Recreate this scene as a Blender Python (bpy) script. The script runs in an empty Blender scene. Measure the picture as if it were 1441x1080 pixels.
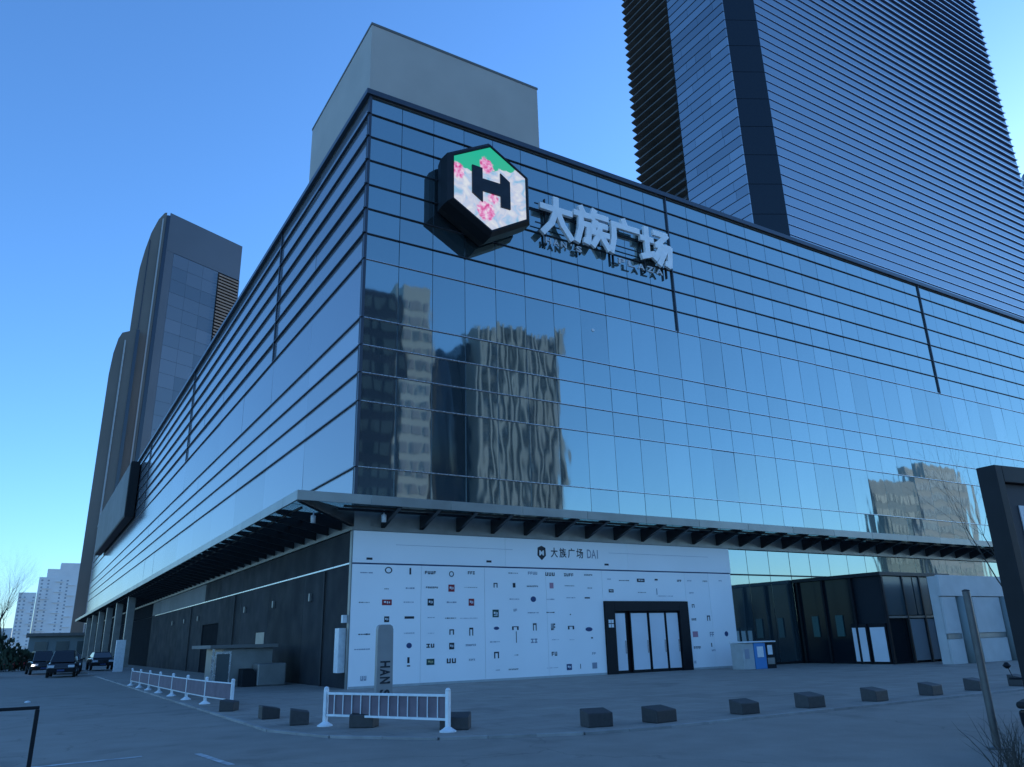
import bpy, bmesh, math, random
from mathutils import Vector, Matrix, Quaternion
R = math.radians
S = bpy.context.scene
COL = S.collection
random.seed(7)

# ------------------------------------------------------------------ camera
cam_d = bpy.data.cameras.new('camera'); cam = bpy.data.objects.new('camera', cam_d); COL.objects.link(cam)
right = Vector((0.8556472, -0.5169531, -0.0250473)); down = Vector((0.1427404, 0.2822249, -0.9486697)); fwd = Vector((0.4974867, 0.8081514, 0.3152750))
M = Matrix((right, -down, -fwd)).transposed().to_4x4()
CAM = Vector((-11.2439, -31.2969, 1.7)); M.translation = CAM
cam.matrix_world = M
cam_d.sensor_width = 36; cam_d.lens = 36 * 1083 / 1441
cam_d.clip_start = 0.1; cam_d.clip_end = 6000
S.camera = cam

# ------------------------------------------------------------------ sky, sun, exposure
SUN_EL, SUN_AZ = 14.0, 76.0          # azimuth measured from +Y towards +X
w = bpy.data.worlds.new('World'); S.world = w; w.use_nodes = True
nt = w.node_tree; nt.nodes.clear()
sky = nt.nodes.new('ShaderNodeTexSky'); sky.sky_type = 'NISHITA'; sky.sun_disc = False
sky.sun_elevation = R(SUN_EL); sky.sun_rotation = R(SUN_AZ)
sky.altitude = 0; sky.air_density = 1.0; sky.dust_density = 0.4; sky.ozone_density = 5.0
bg = nt.nodes.new('ShaderNodeBackground'); bg.inputs['Strength'].default_value = 0.15
out = nt.nodes.new('ShaderNodeOutputWorld')
tint = nt.nodes.new('ShaderNodeVectorMath'); tint.operation = 'MULTIPLY'; tint.inputs[1].default_value = (0.72, 0.91, 1.05)   # cool daylight balance over the whole dome
nt.links.new(sky.outputs[0], tint.inputs[0]); nt.links.new(tint.outputs[0], bg.inputs[0]); nt.links.new(bg.outputs[0], out.inputs[0])
sd = bpy.data.lights.new('sun', 'SUN'); sun = bpy.data.objects.new('sun', sd); COL.objects.link(sun)
sd.energy = 2.0; sd.angle = R(0.5); sd.color = (1.0, 0.96, 0.91)
sdir = Vector((math.sin(R(SUN_AZ)) * math.cos(R(SUN_EL)), math.cos(R(SUN_AZ)) * math.cos(R(SUN_EL)), math.sin(R(SUN_EL))))
sun.rotation_euler = sdir.to_track_quat('Z', 'Y').to_euler()
S.view_settings.view_transform = 'Standard'; S.view_settings.look = 'None'
S.view_settings.gamma = 1; S.view_settings.exposure = 1.25; S.view_settings.use_curve_mapping = False
S.render.engine = 'CYCLES'

# ------------------------------------------------------------------ materials
def mat(name, col, rough=0.6, metal=0.0, ior=1.5, var=0.0, vscale=1.0, bump=0.0, bscale=4.0, bstretch=(1, 1, 1), objvar=0.0, rvar=0.0, spec=None):
    m = bpy.data.materials.new(name); m.use_nodes = True
    n = m.node_tree.nodes; l = m.node_tree.links; b = n['Principled BSDF']
    b.inputs['Base Color'].default_value = (*col, 1); b.inputs['Roughness'].default_value = rough
    b.inputs['Metallic'].default_value = metal; b.inputs['IOR'].default_value = ior
    if spec: b.inputs['Specular Tint'].default_value = (*spec, 1)
    geo = n.new('ShaderNodeNewGeometry')
    if var or objvar:
        mr = n.new('ShaderNodeMapRange'); mr.inputs['To Min'].default_value = 1 - var; mr.inputs['To Max'].default_value = 1 + var
        mr.inputs['From Min'].default_value = 0.3; mr.inputs['From Max'].default_value = 0.7
        no = n.new('ShaderNodeTexNoise'); no.inputs['Scale'].default_value = vscale; no.inputs['Detail'].default_value = 5
        l.new(geo.outputs['Position'], no.inputs['Vector']); l.new(no.outputs['Fac'], mr.inputs['Value'])
        fac = mr.outputs['Result']
        if objvar:
            oi = n.new('ShaderNodeObjectInfo'); m2 = n.new('ShaderNodeMapRange')
            m2.inputs['To Min'].default_value = 1 - objvar; m2.inputs['To Max'].default_value = 1 + objvar
            l.new(oi.outputs['Random'], m2.inputs['Value'])
            mu = n.new('ShaderNodeMath'); mu.operation = 'MULTIPLY'; l.new(fac, mu.inputs[0]); l.new(m2.outputs['Result'], mu.inputs[1]); fac = mu.outputs[0]
        vm = n.new('ShaderNodeVectorMath'); vm.operation = 'SCALE'; vm.inputs[0].default_value = col
        l.new(fac, vm.inputs['Scale']); l.new(vm.outputs[0], b.inputs['Base Color'])
    if rvar:
        n2 = n.new('ShaderNodeTexNoise'); n2.inputs['Scale'].default_value = vscale * 1.7; n2.inputs['Detail'].default_value = 4
        r2 = n.new('ShaderNodeMapRange'); r2.inputs['To Min'].default_value = max(0, rough - rvar); r2.inputs['To Max'].default_value = rough + rvar
        r2.inputs['From Min'].default_value = 0.3; r2.inputs['From Max'].default_value = 0.7
        l.new(geo.outputs['Position'], n2.inputs['Vector']); l.new(n2.outputs['Fac'], r2.inputs['Value']); l.new(r2.outputs['Result'], b.inputs['Roughness'])
    if bump:
        mp = n.new('ShaderNodeMapping'); mp.inputs['Scale'].default_value = bstretch
        nb = n.new('ShaderNodeTexNoise'); nb.inputs['Scale'].default_value = bscale; nb.inputs['Detail'].default_value = 2
        bp = n.new('ShaderNodeBump'); bp.inputs['Strength'].default_value = 1.0; bp.inputs['Distance'].default_value = bump
        l.new(geo.outputs['Position'], mp.inputs[0]); l.new(mp.outputs[0], nb.inputs['Vector']); l.new(nb.outputs['Fac'], bp.inputs['Height']); l.new(bp.outputs[0], b.inputs['Normal'])
    return m

MT = {}
MT['glass'] = mat('curtain_glass', (0.03, 0.05, 0.06), 0.03, ior=4.2, bump=0.009, bscale=0.5, bstretch=(1.2, 1, 0.45), objvar=0.3, spec=(0.84, 1.0, 0.98))
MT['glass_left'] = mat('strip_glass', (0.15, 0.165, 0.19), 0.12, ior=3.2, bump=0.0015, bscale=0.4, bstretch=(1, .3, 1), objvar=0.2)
for i_, (io_, bc_) in enumerate(((4.0, (0.03, 0.046, 0.056)), (4.4, (0.036, 0.056, 0.066)), (4.15, (0.025, 0.048, 0.06)))):
    MT['glass_v%d' % i_] = mat('curtain_glass_lot_%d' % i_, bc_, 0.03, ior=io_, bump=0.009, bscale=0.5, bstretch=(1.2, 1, 0.45), objvar=0.3, spec=(0.86, 1.0, 0.97))
MT['glass_left_low'] = mat('strip_glass_pale', (0.27, 0.29, 0.32), 0.16, ior=2.9, bump=0.0015, bscale=0.4, bstretch=(1, .3, 1), objvar=0.2)  # lower strips made paler: brighter sky reflection put into the base colour
MT['glass_dim'] = mat('dim_glass', (0.008, 0.013, 0.018), 0.10, ior=1.32)
MT['glass_dark'] = mat('dark_glass', (0.008, 0.012, 0.018), 0.04, ior=1.5, bump=0.004, bscale=0.6)
MT['glass_tower'] = mat('tower_glass', (0.018, 0.04, 0.065), 0.05, ior=3.8, bump=0.004, bscale=0.25, objvar=0.3)
MT['glass_tower2'] = mat('tower_glass_dark', (0.015, 0.03, 0.05), 0.06, ior=3.3, bump=0.004, bscale=0.25)
MT['glass_tower3'] = mat('tower_glass_pale', (0.03, 0.05, 0.07), 0.05, ior=4.3, bump=0.004, bscale=0.25)
MT['louvre'] = mat('dark_louvre', (0.085, 0.078, 0.068), 0.5, 0.0, var=0.25, vscale=0.5)
MT['fin_dark'] = mat('fin_dark', (0.055, 0.065, 0.085), 0.35, 0.3)
MT['fin_tower'] = mat('fin_tower', (0.07, 0.15, 0.33), 0.35, 0.0, ior=1.6)  # blue base colour stands in for sky reflected under the tower fins
MT['fin_alu'] = mat('fin_aluminium', (0.55, 0.57, 0.6), 0.25, 0.9, rvar=0.1, vscale=3)
MT['glint_white'] = mat('glint_pale', (0.88, 0.89, 0.9), 0.3, 0.6)  # pale colour standing for bright sky reflections on the tower front
MT['backing'] = mat('joint_backing', (0.03, 0.042, 0.06), 0.7)
MT['frame'] = mat('dark_steel', (0.03, 0.033, 0.038), 0.45, 0.6, var=0.2, vscale=2)
MT['steel_grey'] = mat('grey_steel', (0.26, 0.26, 0.25), 0.4, 0.5, var=0.15, vscale=1.5)
MT['fascia'] = mat('canopy_fascia', (0.30, 0.30, 0.28), 0.35, 0.4, var=0.12, vscale=0.8, objvar=0.12)
MT['render'] = mat('grey_render', (0.47, 0.42, 0.37), 0.85, var=0.06, vscale=0.4)
MT['roof'] = mat('roof_felt', (0.10, 0.10, 0.10), 0.9, var=0.2)
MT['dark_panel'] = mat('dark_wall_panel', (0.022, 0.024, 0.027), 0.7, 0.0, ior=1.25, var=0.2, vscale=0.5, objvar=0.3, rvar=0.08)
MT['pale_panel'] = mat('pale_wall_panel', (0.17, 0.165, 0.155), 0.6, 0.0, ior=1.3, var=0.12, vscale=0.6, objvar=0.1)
MT['white'] = mat('white_board', (0.93, 0.91, 0.90), 0.55, var=0.03, vscale=0.35, objvar=0.02, bump=0.0015, bscale=1.2)
MT['white_paint'] = mat('white_paint', (0.74, 0.75, 0.76), 0.4, var=0.1, vscale=6)
MT['letter'] = mat('letter_metal', (0.92, 0.91, 0.90), 0.4, 0.0, var=0.06, vscale=2)
MT['ink'] = mat('ink_black', (0.02, 0.022, 0.03), 0.6)
MT['ink_grey'] = mat('ink_grey', (0.28, 0.30, 0.36), 0.6)
MT['ink_red'] = mat('ink_red', (0.30, 0.02, 0.03), 0.6)
MT['ink_pink'] = mat('ink_pale_red', (0.45, 0.22, 0.28), 0.6)
MT['ink_green'] = mat('ink_green', (0.015, 0.06, 0.05), 0.6)
MT['ink_blue'] = mat('ink_blue', (0.03, 0.06, 0.16), 0.6)
MT['ink_yellow'] = mat('ink_yellow', (0.5, 0.45, 0.25), 0.6)
MT['black'] = mat('black_frame', (0.008, 0.009, 0.012), 0.5, ior=1.35, var=0.2, vscale=3)
MT['door_white'] = mat('door_white', (0.68, 0.70, 0.74), 0.3, var=0.05, vscale=1)
MT['stone'] = mat('dark_granite', (0.04, 0.037, 0.037), 0.6, var=0.15, vscale=14, objvar=0.25)
MT['pylon'] = mat('pylon_grey', (0.30, 0.29, 0.28), 0.4, 0.2, var=0.06, vscale=2)
MT['bark'] = mat('bark', (0.07, 0.06, 0.05), 0.9, var=0.3, vscale=4)
MT['brown_clad'] = mat('brown_cladding', (0.19, 0.165, 0.14), 0.6, 0.1, var=0.12, vscale=0.06)
MT['navy_clad'] = mat('navy_glass', (0.02, 0.025, 0.04), 0.2, ior=1.7)
MT['pale_trim'] = mat('pale_trim', (0.45, 0.45, 0.44), 0.5)
MT['apt'] = mat('apartment_paint', (0.72, 0.70, 0.68), 0.8, var=0.05, vscale=0.1)
MT['apt_win'] = mat('apartment_window', (0.28, 0.30, 0.33), 0.2, ior=1.6)
MT['car_black'] = mat('car_black', (0.010, 0.011, 0.014), 0.15, 0.0, ior=1.6)
MT['car_grey'] = mat('car_grey', (0.035, 0.038, 0.045), 0.2, 0.5)
MT['car_glass'] = mat('car_glass', (0.008, 0.010, 0.012), 0.05, ior=1.6)
MT['rubber'] = mat('rubber', (0.012, 0.012, 0.012), 0.8)
MT['chrome'] = mat('chrome', (0.6, 0.6, 0.62), 0.15, 1.0)
MT['lamp_red'] = mat('lamp_red', (0.25, 0.01, 0.01), 0.2)
MT['lamp_clear'] = mat('lamp_clear', (0.7, 0.72, 0.75), 0.1)
MT['bike_red'] = mat('bike_red', (0.45, 0.05, 0.06), 0.4)
MT['bike_blue'] = mat('bike_blue', (0.08, 0.28, 0.5), 0.4)
MT['kiosk_blue'] = mat('kiosk_blue', (0.05, 0.22, 0.5), 0.4)
MT['kiosk_grey'] = mat('kiosk_grey', (0.42, 0.43, 0.42), 0.5, var=0.08, vscale=3)
MT['paint_line'] = mat('road_paint', (0.42, 0.42, 0.42), 0.7, var=0.5, vscale=5)
MT['lit_stone'] = mat('cream_stone', (0.40, 0.44, 0.43), 0.8, var=0.08, vscale=0.1)
MT['concrete'] = mat('concrete', (0.20, 0.235, 0.24), 0.8, var=0.1, vscale=0.1)
MT['slate'] = mat('slate_glass', (0.05, 0.075, 0.085), 0.25, ior=1.8)

def ground_mat(name, col, tile=None, joint=0.75, rough=0.8):
    m = mat(name, col, rough, var=0.0)
    n = m.node_tree.nodes; l = m.node_tree.links; b = n['Principled BSDF']
    geo = n.new('ShaderNodeNewGeometry')
    a = n.new('ShaderNodeTexNoise'); a.inputs['Scale'].default_value = 0.12; a.inputs['Detail'].default_value = 8; a.inputs['Roughness'].default_value = 0.65
    c = n.new('ShaderNodeTexNoise'); c.inputs['Scale'].default_value = 60; c.inputs['Detail'].default_value = 3
    d = n.new('ShaderNodeTexNoise'); d.inputs['Scale'].default_value = 1.3; d.inputs['Detail'].default_value = 6
    for q in (a, c, d): l.new(geo.outputs['Position'], q.inputs['Vector'])
    def rng(src, lo, hi):
        r = n.new('ShaderNodeMapRange'); r.inputs['From Min'].default_value = 0.3; r.inputs['From Max'].default_value = 0.7
        r.inputs['To Min'].default_value = lo; r.inputs['To Max'].default_value = hi; l.new(src, r.inputs['Value']); return r.outputs['Result']
    def mul(x, y):
        k = n.new('ShaderNodeMath'); k.operation = 'MULTIPLY'; l.new(x, k.inputs[0]); l.new(y, k.inputs[1]); return k.outputs[0]
    f = mul(mul(rng(a.outputs['Fac'], 0.9, 1.1), rng(c.outputs['Fac'], 0.9, 1.1)), rng(d.outputs['Fac'], 0.9, 1.08))
    vo = n.new('ShaderNodeTexVoronoi'); vo.feature = 'DISTANCE_TO_EDGE'; vo.inputs['Scale'].default_value = 0.16
    wv = n.new('ShaderNodeTexNoise'); wv.inputs['Scale'].default_value = 0.7; wv.inputs['Detail'].default_value = 5; l.new(geo.outputs['Position'], wv.inputs['Vector'])
    ad = n.new('ShaderNodeVectorMath'); ad.operation = 'MULTIPLY_ADD'; ad.inputs[1].default_value = (2.2, 2.2, 0); l.new(wv.outputs['Color'], ad.inputs[0]); l.new(geo.outputs['Position'], ad.inputs[2]); l.new(ad.outputs[0], vo.inputs['Vector'])
    cr = n.new('ShaderNodeMapRange'); cr.inputs['From Min'].default_value = 0.0; cr.inputs['From Max'].default_value = 0.006; cr.inputs['To Min'].default_value = 0.72 if not tile else 0.9; l.new(vo.outputs['Distance'], cr.inputs['Value']); f = mul(f, cr.outputs['Result'])
    st = n.new('ShaderNodeTexNoise'); st.inputs['Scale'].default_value = 0.45; st.inputs['Detail'].default_value = 7; st.inputs['Distortion'].default_value = 0.8; l.new(geo.outputs['Position'], st.inputs['Vector'])
    sr = n.new('ShaderNodeMapRange'); sr.inputs['From Min'].default_value = 0.58; sr.inputs['From Max'].default_value = 0.68; sr.inputs['To Min'].default_value = 1.0; sr.inputs['To Max'].default_value = 0.80; l.new(st.outputs['Fac'], sr.inputs['Value']); f = mul(f, sr.outputs['Result'])
    if tile:
        br = n.new('ShaderNodeTexBrick'); br.inputs['Scale'].default_value = 1.0; br.offset = 0.5
        br.inputs['Brick Width'].default_value = tile[0]; br.inputs['Row Height'].default_value = tile[1]; br.inputs['Mortar Size'].default_value = 0.012; br.inputs['Mortar Smooth'].default_value = 0.3
        br.inputs['Color1'].default_value = (0.92, 0.92, 0.92, 1); br.inputs['Color2'].default_value = (1.08, 1.08, 1.08, 1); br.inputs['Mortar'].default_value = (joint, joint, joint, 1)
        l.new(geo.outputs['Position'], br.inputs['Vector']); f = mul(f, br.outputs['Color'])
    vm = n.new('ShaderNodeVectorMath'); vm.operation = 'SCALE'; vm.inputs[0].default_value = col
    l.new(f, vm.inputs['Scale']); l.new(vm.outputs[0], b.inputs['Base Color'])
    bp = n.new('ShaderNodeBump'); bp.inputs['Distance'].default_value = 0.004; bp.inputs['Strength'].default_value = 0.6
    l.new(c.outputs['Fac'], bp.inputs['Height']); l.new(bp.outputs[0], b.inputs['Normal'])
    return m
MT['asphalt'] = ground_mat('asphalt', (0.265, 0.23, 0.195))
MT['paving'] = ground_mat('paving', (0.28, 0.245, 0.21), (1.2, 0.6), 0.62, 0.7)
MT['kerb'] = mat('kerb_stone', (0.29, 0.275, 0.26), 0.8, var=0.15, vscale=3, objvar=0.15)
MT['earth'] = mat('city_ground', (0.17, 0.155, 0.14), 0.9, var=0.2, vscale=0.02)

def emit(name, col, st):
    m = bpy.data.materials.new(name); m.use_nodes = True; n = m.node_tree.nodes; b = n['Principled BSDF']
    b.inputs['Base Color'].default_value = (0, 0, 0, 1); b.inputs['Emission Color'].default_value = (*col, 1); b.inputs['Emission Strength'].default_value = st
    return m
MT['lamp_on'] = emit('lamp_lit', (1, 0.95, 0.85), 3.0)

MT['hedge'] = mat('hedge_leaf', (0.035, 0.055, 0.03), 0.8, var=0.4, vscale=2)
MT['navy_top'] = mat('navy_cladding', (0.035, 0.058, 0.085), 0.3, 0.0, var=0.08, vscale=0.1)
MT['tower_grey'] = mat('tower_window_a', (0.04, 0.06, 0.085), 0.1, ior=1.8, objvar=0.1)
MT['tower_grey2'] = mat('tower_window_b', (0.032, 0.052, 0.077), 0.1, ior=1.75)
MT['tower_grey3'] = mat('tower_window_c', (0.048, 0.068, 0.095), 0.1, ior=1.85)
MT['poster_green'] = mat('poster_green', (0.03, 0.09, 0.09), 0.4)
MT['door_grey'] = mat('pale_door_glass', (0.32, 0.36, 0.4), 0.12, ior=1.7)
MT['banner'] = mat('mesh_banner', (0.17, 0.13, 0.15), 0.8, var=0.15, vscale=4)
MT['white_board2'] = mat('pale_poster', (0.5, 0.52, 0.55), 0.3)

def canopy_glass():
    m = bpy.data.materials.new('canopy_glazing'); m.use_nodes = True; n = m.node_tree.nodes; l = m.node_tree.links
    b = n['Principled BSDF']; b.inputs['Base Color'].default_value = (0.10, 0.13, 0.13, 1); b.inputs['Roughness'].default_value = 0.08
    t = n.new('ShaderNodeBsdfTransparent'); t.inputs[0].default_value = (0.80, 0.88, 0.88, 1)
    x = n.new('ShaderNodeMixShader'); x.inputs[0].default_value = 0.35
    l.new(t.outputs[0], x.inputs[1]); l.new(b.outputs[0], x.inputs[2]); l.new(x.outputs[0], n['Material Output'].inputs[0]); return m
MT['canopy_glass'] = canopy_glass()
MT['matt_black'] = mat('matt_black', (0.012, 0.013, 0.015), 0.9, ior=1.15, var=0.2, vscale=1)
MT['wall_mirrored'] = mat('pale_facade', (0.55, 0.54, 0.50), 0.8, var=0.06, vscale=0.2)
MT['post_grey'] = mat('post_grey', (0.10, 0.10, 0.10), 0.4, 0.5, var=0.2, vscale=5)
MT['dull_white'] = mat('dull_white_panel', (0.52, 0.51, 0.50), 0.6, var=0.08, vscale=1.2)
MT['letter_small'] = mat('small_letter_metal', (0.55, 0.55, 0.55), 0.4, 0.2)

# ------------------------------------------------------------------ mesh helpers
class MB:
    def __init__(s): s.v = []; s.f = []
    def quad(s, pts):
        i = len(s.v); s.v += [tuple(p) for p in pts]; s.f.append(tuple(range(i, i + len(pts)))); return s
    def box(s, x0, y0, z0, x1, y1, z1):
        i = len(s.v)
        s.v += [(x0,y0,z0),(x1,y0,z0),(x1,y1,z0),(x0,y1,z0),(x0,y0,z1),(x1,y0,z1),(x1,y1,z1),(x0,y1,z1)]
        for q in ((0,3,2,1),(4,5,6,7),(0,1,5,4),(1,2,6,5),(2,3,7,6),(3,0,4,7)): s.f.append(tuple(i + k for k in q))
        return s
    def prism(s, poly, off, closed=True):          # poly: 3D points (one face), off: extrusion vector
        i = len(s.v); n = len(poly); off = Vector(off)
        s.v += [tuple(p) for p in poly] + [tuple(Vector(p) + off) for p in poly]
        for k in range(n):
            j = (k + 1) % n; s.f.append((i + k, i + j, i + n + j, i + n + k))
        s.f.append(tuple(i + k for k in range(n))[::-1]); s.f.append(tuple(i + n + k for k in range(n)))
        return s
    def tube(s, p, q, r0, r1=None, n=6, cap=True):
        r1 = r0 if r1 is None else r1
        p = Vector(p); q = Vector(q); d = (q - p)
        if d.length < 1e-6: return s
        d.normalize(); a = d.orthogonal().normalized(); b = d.cross(a); i = len(s.v)
        for c, r in ((p, r0), (q, r1)):
            for k in range(n):
                t = 2 * math.pi * k / n; s.v.append(tuple(c + a * (r * math.cos(t)) + b * (r * math.sin(t))))
        for k in range(n):
            j = (k + 1) % n; s.f.append((i + k, i + j, i + n + j, i + n + k))
        if cap: s.f.append(tuple(i + k for k in range(n))[::-1]); s.f.append(tuple(i + n + k for k in range(n)))
        return s
    def lathe(s, c, prof, n=16):                   # prof: (radius, z)
        i = len(s.v); c = Vector(c)
        for r, z in prof:
            for k in range(n):
                t = 2 * math.pi * k / n; s.v.append((c.x + r * math.cos(t), c.y + r * math.sin(t), c.z + z))
        for a in range(len(prof) - 1):
            for k in range(n):
                j = (k + 1) % n; s.f.append((i + a*n + k, i + a*n + j, i + (a+1)*n + j, i + (a+1)*n + k))
        s.f.append(tuple(i + k for k in range(n))[::-1]); s.f.append(tuple(i + (len(prof)-1)*n + k for k in range(n)))
        return s
    def mesh(s, name, m, bev=0.0, smooth=False):
        me = bpy.data.meshes.new(name); me.from_pydata(s.v, [], s.f); me.update()
        bm = bmesh.new(); bm.from_mesh(me)
        bmesh.ops.recalc_face_normals(bm, faces=bm.faces)
        if bev: bmesh.ops.bevel(bm, geom=list(bm.edges), offset=bev, segments=2, profile=0.5, affect='EDGES', clamp_overlap=True)
        if smooth:
            for f in bm.faces: f.smooth = True
        bm.to_mesh(me); bm.free()
        me.materials.append(MT[m]); return me
    def build(s, name, m, parent=None, bev=0.0, smooth=False, loc=(0, 0, 0)):
        return obj(name, s.mesh(name, m, bev, smooth), parent, loc)

def obj(name, data, parent=None, loc=(0, 0, 0), rot=None):
    o = bpy.data.objects.new(name, data); COL.objects.link(o); o.location = loc
    if rot: o.rotation_euler = rot
    if parent: o.parent = parent
    return o
def tag(o, label, cat, group=None):
    o['label'] = label; o['category'] = cat
    if group: o['group'] = group
    return o
def thing(name, label, cat, loc=(0, 0, 0), rz=0.0, group=None):
    o = bpy.data.objects.new(name, None); COL.objects.link(o); o.location = loc; o.rotation_euler = (0, 0, rz); o.empty_display_size = 0.3
    return tag(o, label, cat, group)
def struct(o): o['kind'] = 'structure'; return o
def copy_tree(o, parent=None, label=None):
    c = o.copy(); COL.objects.link(c)
    if parent: c.parent = parent
    if label: c['label'] = label
    for ch in list(o.children): copy_tree(ch, c)
    return c
def text_mesh(txt, size, mname, ext=0.02, bold=0.0, sx=1.0, align='LEFT'):
    cu = bpy.data.curves.new('t', 'FONT'); cu.body = txt; cu.size = size; cu.extrude = ext; cu.offset = bold; cu.align_x = align
    cu.resolution_u = 3
    ob = bpy.data.objects.new('t', cu); COL.objects.link(ob)
    dg = bpy.context.evaluated_depsgraph_get(); me = bpy.data.meshes.new_from_object(ob.evaluated_get(dg))
    bpy.data.objects.remove(ob); bpy.data.curves.remove(cu)
    me.materials.clear(); me.materials.append(MT[mname])
    if sx != 1.0:
        for v in me.vertices: v.co.x *= sx
    return me
def fit_text(txt, w, h, mname, ext=0.02, bold=0.0):
    """text scaled so that its outline fills w x h with the lower left corner at the origin"""
    me = text_mesh(txt, 1.0, mname, ext / 1.0, bold)
    if not len(me.vertices): return me
    xs = [v.co.x for v in me.vertices]; ys = [v.co.y for v in me.vertices]
    x0, x1, y0, y1 = min(xs), max(xs), min(ys), max(ys)
    for v in me.vertices:
        v.co.x = (v.co.x - x0) / (x1 - x0) * w; v.co.y = (v.co.y - y0) / (y1 - y0) * h
    return me

# ------------------------------------------------------------------ ground, road, plaza
g = MB().quad([(-3000,-3000,-0.056),(3000,-3000,-0.056),(3000,3000,-0.056),(-3000,3000,-0.056)]).build('ground', 'earth'); struct(g)
g = MB().quad([(-70,-75,-0.046),(200,-75,-0.046),(200,400,-0.046),(-70,400,-0.046)]).build('road', 'asphalt'); struct(g)
edge = [(-6.4,190.0),(-6.4,-13.2),(-5.75,-15.3),(-4.3,-17.1),(-1.9,-18.35),(0.0,-18.6),(130.0,-18.6)]
pl = MB().prism([(x, y, -0.2) for x, y in edge] + [(130, 190, -0.2)], (0, 0, 0.2)).build('plaza_pavement', 'paving'); struct(pl)
def kerbs(parent, pts, length, lim):
    n = 0
    for (ax, ay), (bx, by) in zip(pts[:-1], pts[1:]):
        L = math.hypot(bx-ax, by-ay); k = max(1, round(min(L, lim) / length)); Lk = min(L, lim) / k
        a = math.atan2(by-ay, bx-ax)
        me = MB().box(0.004, -0.105, -0.1, Lk - 0.004, -0.003, 0.006).mesh('kerb_stone', 'kerb', 0.008)
        for i in range(k):
            o = obj('kerb_stone', me, parent, (ax + math.cos(a)*Lk*i, ay + math.sin(a)*Lk*i, random.uniform(-.003, .003)), (0, 0, a)); n += 1
    return n
kerbs(pl, [(-6.4, 40.0)] + edge[1:], 1.0, 60)
pm = MB().quad([(-10.9,-15.80,-0.041),(-10.9,-15.66,-0.041),(-9.2,-15.52,-0.041),(-9.2,-15.66,-0.041)]).build('road_marking', 'paint_line'); struct(pm)
pm = MB().quad([(-8.42,-15.9,-0.041),(-8.30,-15.9,-0.041),(-8.12,-17.7,-0.041),(-8.24,-17.7,-0.041)]).build('road_marking', 'paint_line'); struct(pm)

# ------------------------------------------------------------------ shopping mall
XE, YE, ZT = 150.0, 168.0, 28.45  # unseen right end stretched out so the mall blocks the low sun
mall = thing('shopping_mall', 'huge glass-clad shopping mall with banded blue curtain wall and steel canopy', 'mall')
MB().box(0.25, 0.25, -0.3, XE, YE, ZT - 0.35).build('building_body', 'backing', mall)
MB().box(0.0, 0.0, ZT - 0.34, XE + .3, YE + .3, ZT - 0.28).build('roof_deck', 'roof', mall)
ncols_dummy = 0
rows = [28.38, 27.1, 25.75, 24.38, 23.0, 21.65, 20.3, 18.95, 15.95, 14.6, 13.27, 11.93, 8.95, 7.1]
frame_r = MB().box(-0.02, 0.12, 6.3, XE, 0.24, ZT - .36).build('curtain_wall', 'backing', mall)
frame_l = MB().box(0.12, 0.24, 6.3, 0.24, YE, ZT - .36).build('side_curtain_wall', 'backing', mall)
# coping
MB().box(-0.22, -0.16, ZT - 0.27, XE, 0.35, ZT + 0.02).build('coping', 'fin_dark', mall)
MB().box(-0.22, 0.352, ZT - 0.27, 0.35, YE, ZT + 0.02).build('coping', 'fin_dark', mall)
# right facade: one panel per 1.8 m column and row
ncol = int(XE / 1.8); pan = []
rowmesh = []
for i in range(13):
    h = rows[i] - rows[i+1] - 0.024
    rowmesh.append([MB().box(-0.887, -0.02, -h/2, 0.887, 0.02, h/2).mesh('glass_panel', q, 0.004) for q in ('glass', 'glass', 'glass_v0', 'glass_v1', 'glass_v2')])
def pix(x, y, z):
    v = Vector((x, y, z)) - CAM; d = v.dot(fwd)
    return (v.dot(right) / d * 1083 + 720.5, v.dot(down) / d * 1083 + 540) if d > 0.1 else (-1e5, 0)
for c in range(ncol):
    for i in range(13):
        x = c * 1.8 + 0.9; z = (rows[i] + rows[i+1]) / 2; h = rows[i] - rows[i+1]
        u, v = pix(x, 0, z); a = abs(pix(x+.9, 0, z)[0] - pix(x-.9, 0, z)[0]) * abs(pix(x, 0, z+h/2)[1] - pix(x, 0, z-h/2)[1])
        if not (-20 < u < 1460): a *= 0.01
        pan.append((a, x, z, i))
pan.sort(reverse=True)
rest = MB()
rg = random.Random(3)
for k, (a, x, z, i) in enumerate(pan):
    rx, rz = rg.gauss(0, 0.003), rg.gauss(0, 0.003)
    if k < 300:
        obj('glass_panel', rg.choice(rowmesh[i]), frame_r, (x, 0.06, z), (rx, 0, rz))
    else:
        h = rows[i] - rows[i+1] - 0.024
        i0 = len(rest.v); rest.box(-0.889, -0.02, -h/2, 0.889, 0.02, h/2)
        mm = Matrix.Translation((x, 0.06, z)) @ Matrix.Rotation(rz, 4, 'Z') @ Matrix.Rotation(rx, 4, 'X')
        rest.v[i0:] = [tuple(mm @ Vector(p)) for p in rest.v[i0:]]
o = rest.build('glass_panel_far', 'glass', frame_r); o['kind'] = 'stuff'
# left facade: long strips, 8 m each
LW = 8.0; nl = int(YE / LW)
lm = []
for i in range(13):
    h = rows[i] - rows[i+1] - 0.024
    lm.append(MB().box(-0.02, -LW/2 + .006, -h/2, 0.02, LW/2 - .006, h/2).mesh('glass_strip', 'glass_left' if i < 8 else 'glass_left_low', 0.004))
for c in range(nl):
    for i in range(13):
        obj('glass_strip', lm[i], frame_l, (0.06, c * LW + LW/2 + 0.03, (rows[i] + rows[i+1]) / 2), (0, rg.gauss(0, 0.0022), rg.gauss(0, 0.0012)))
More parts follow.
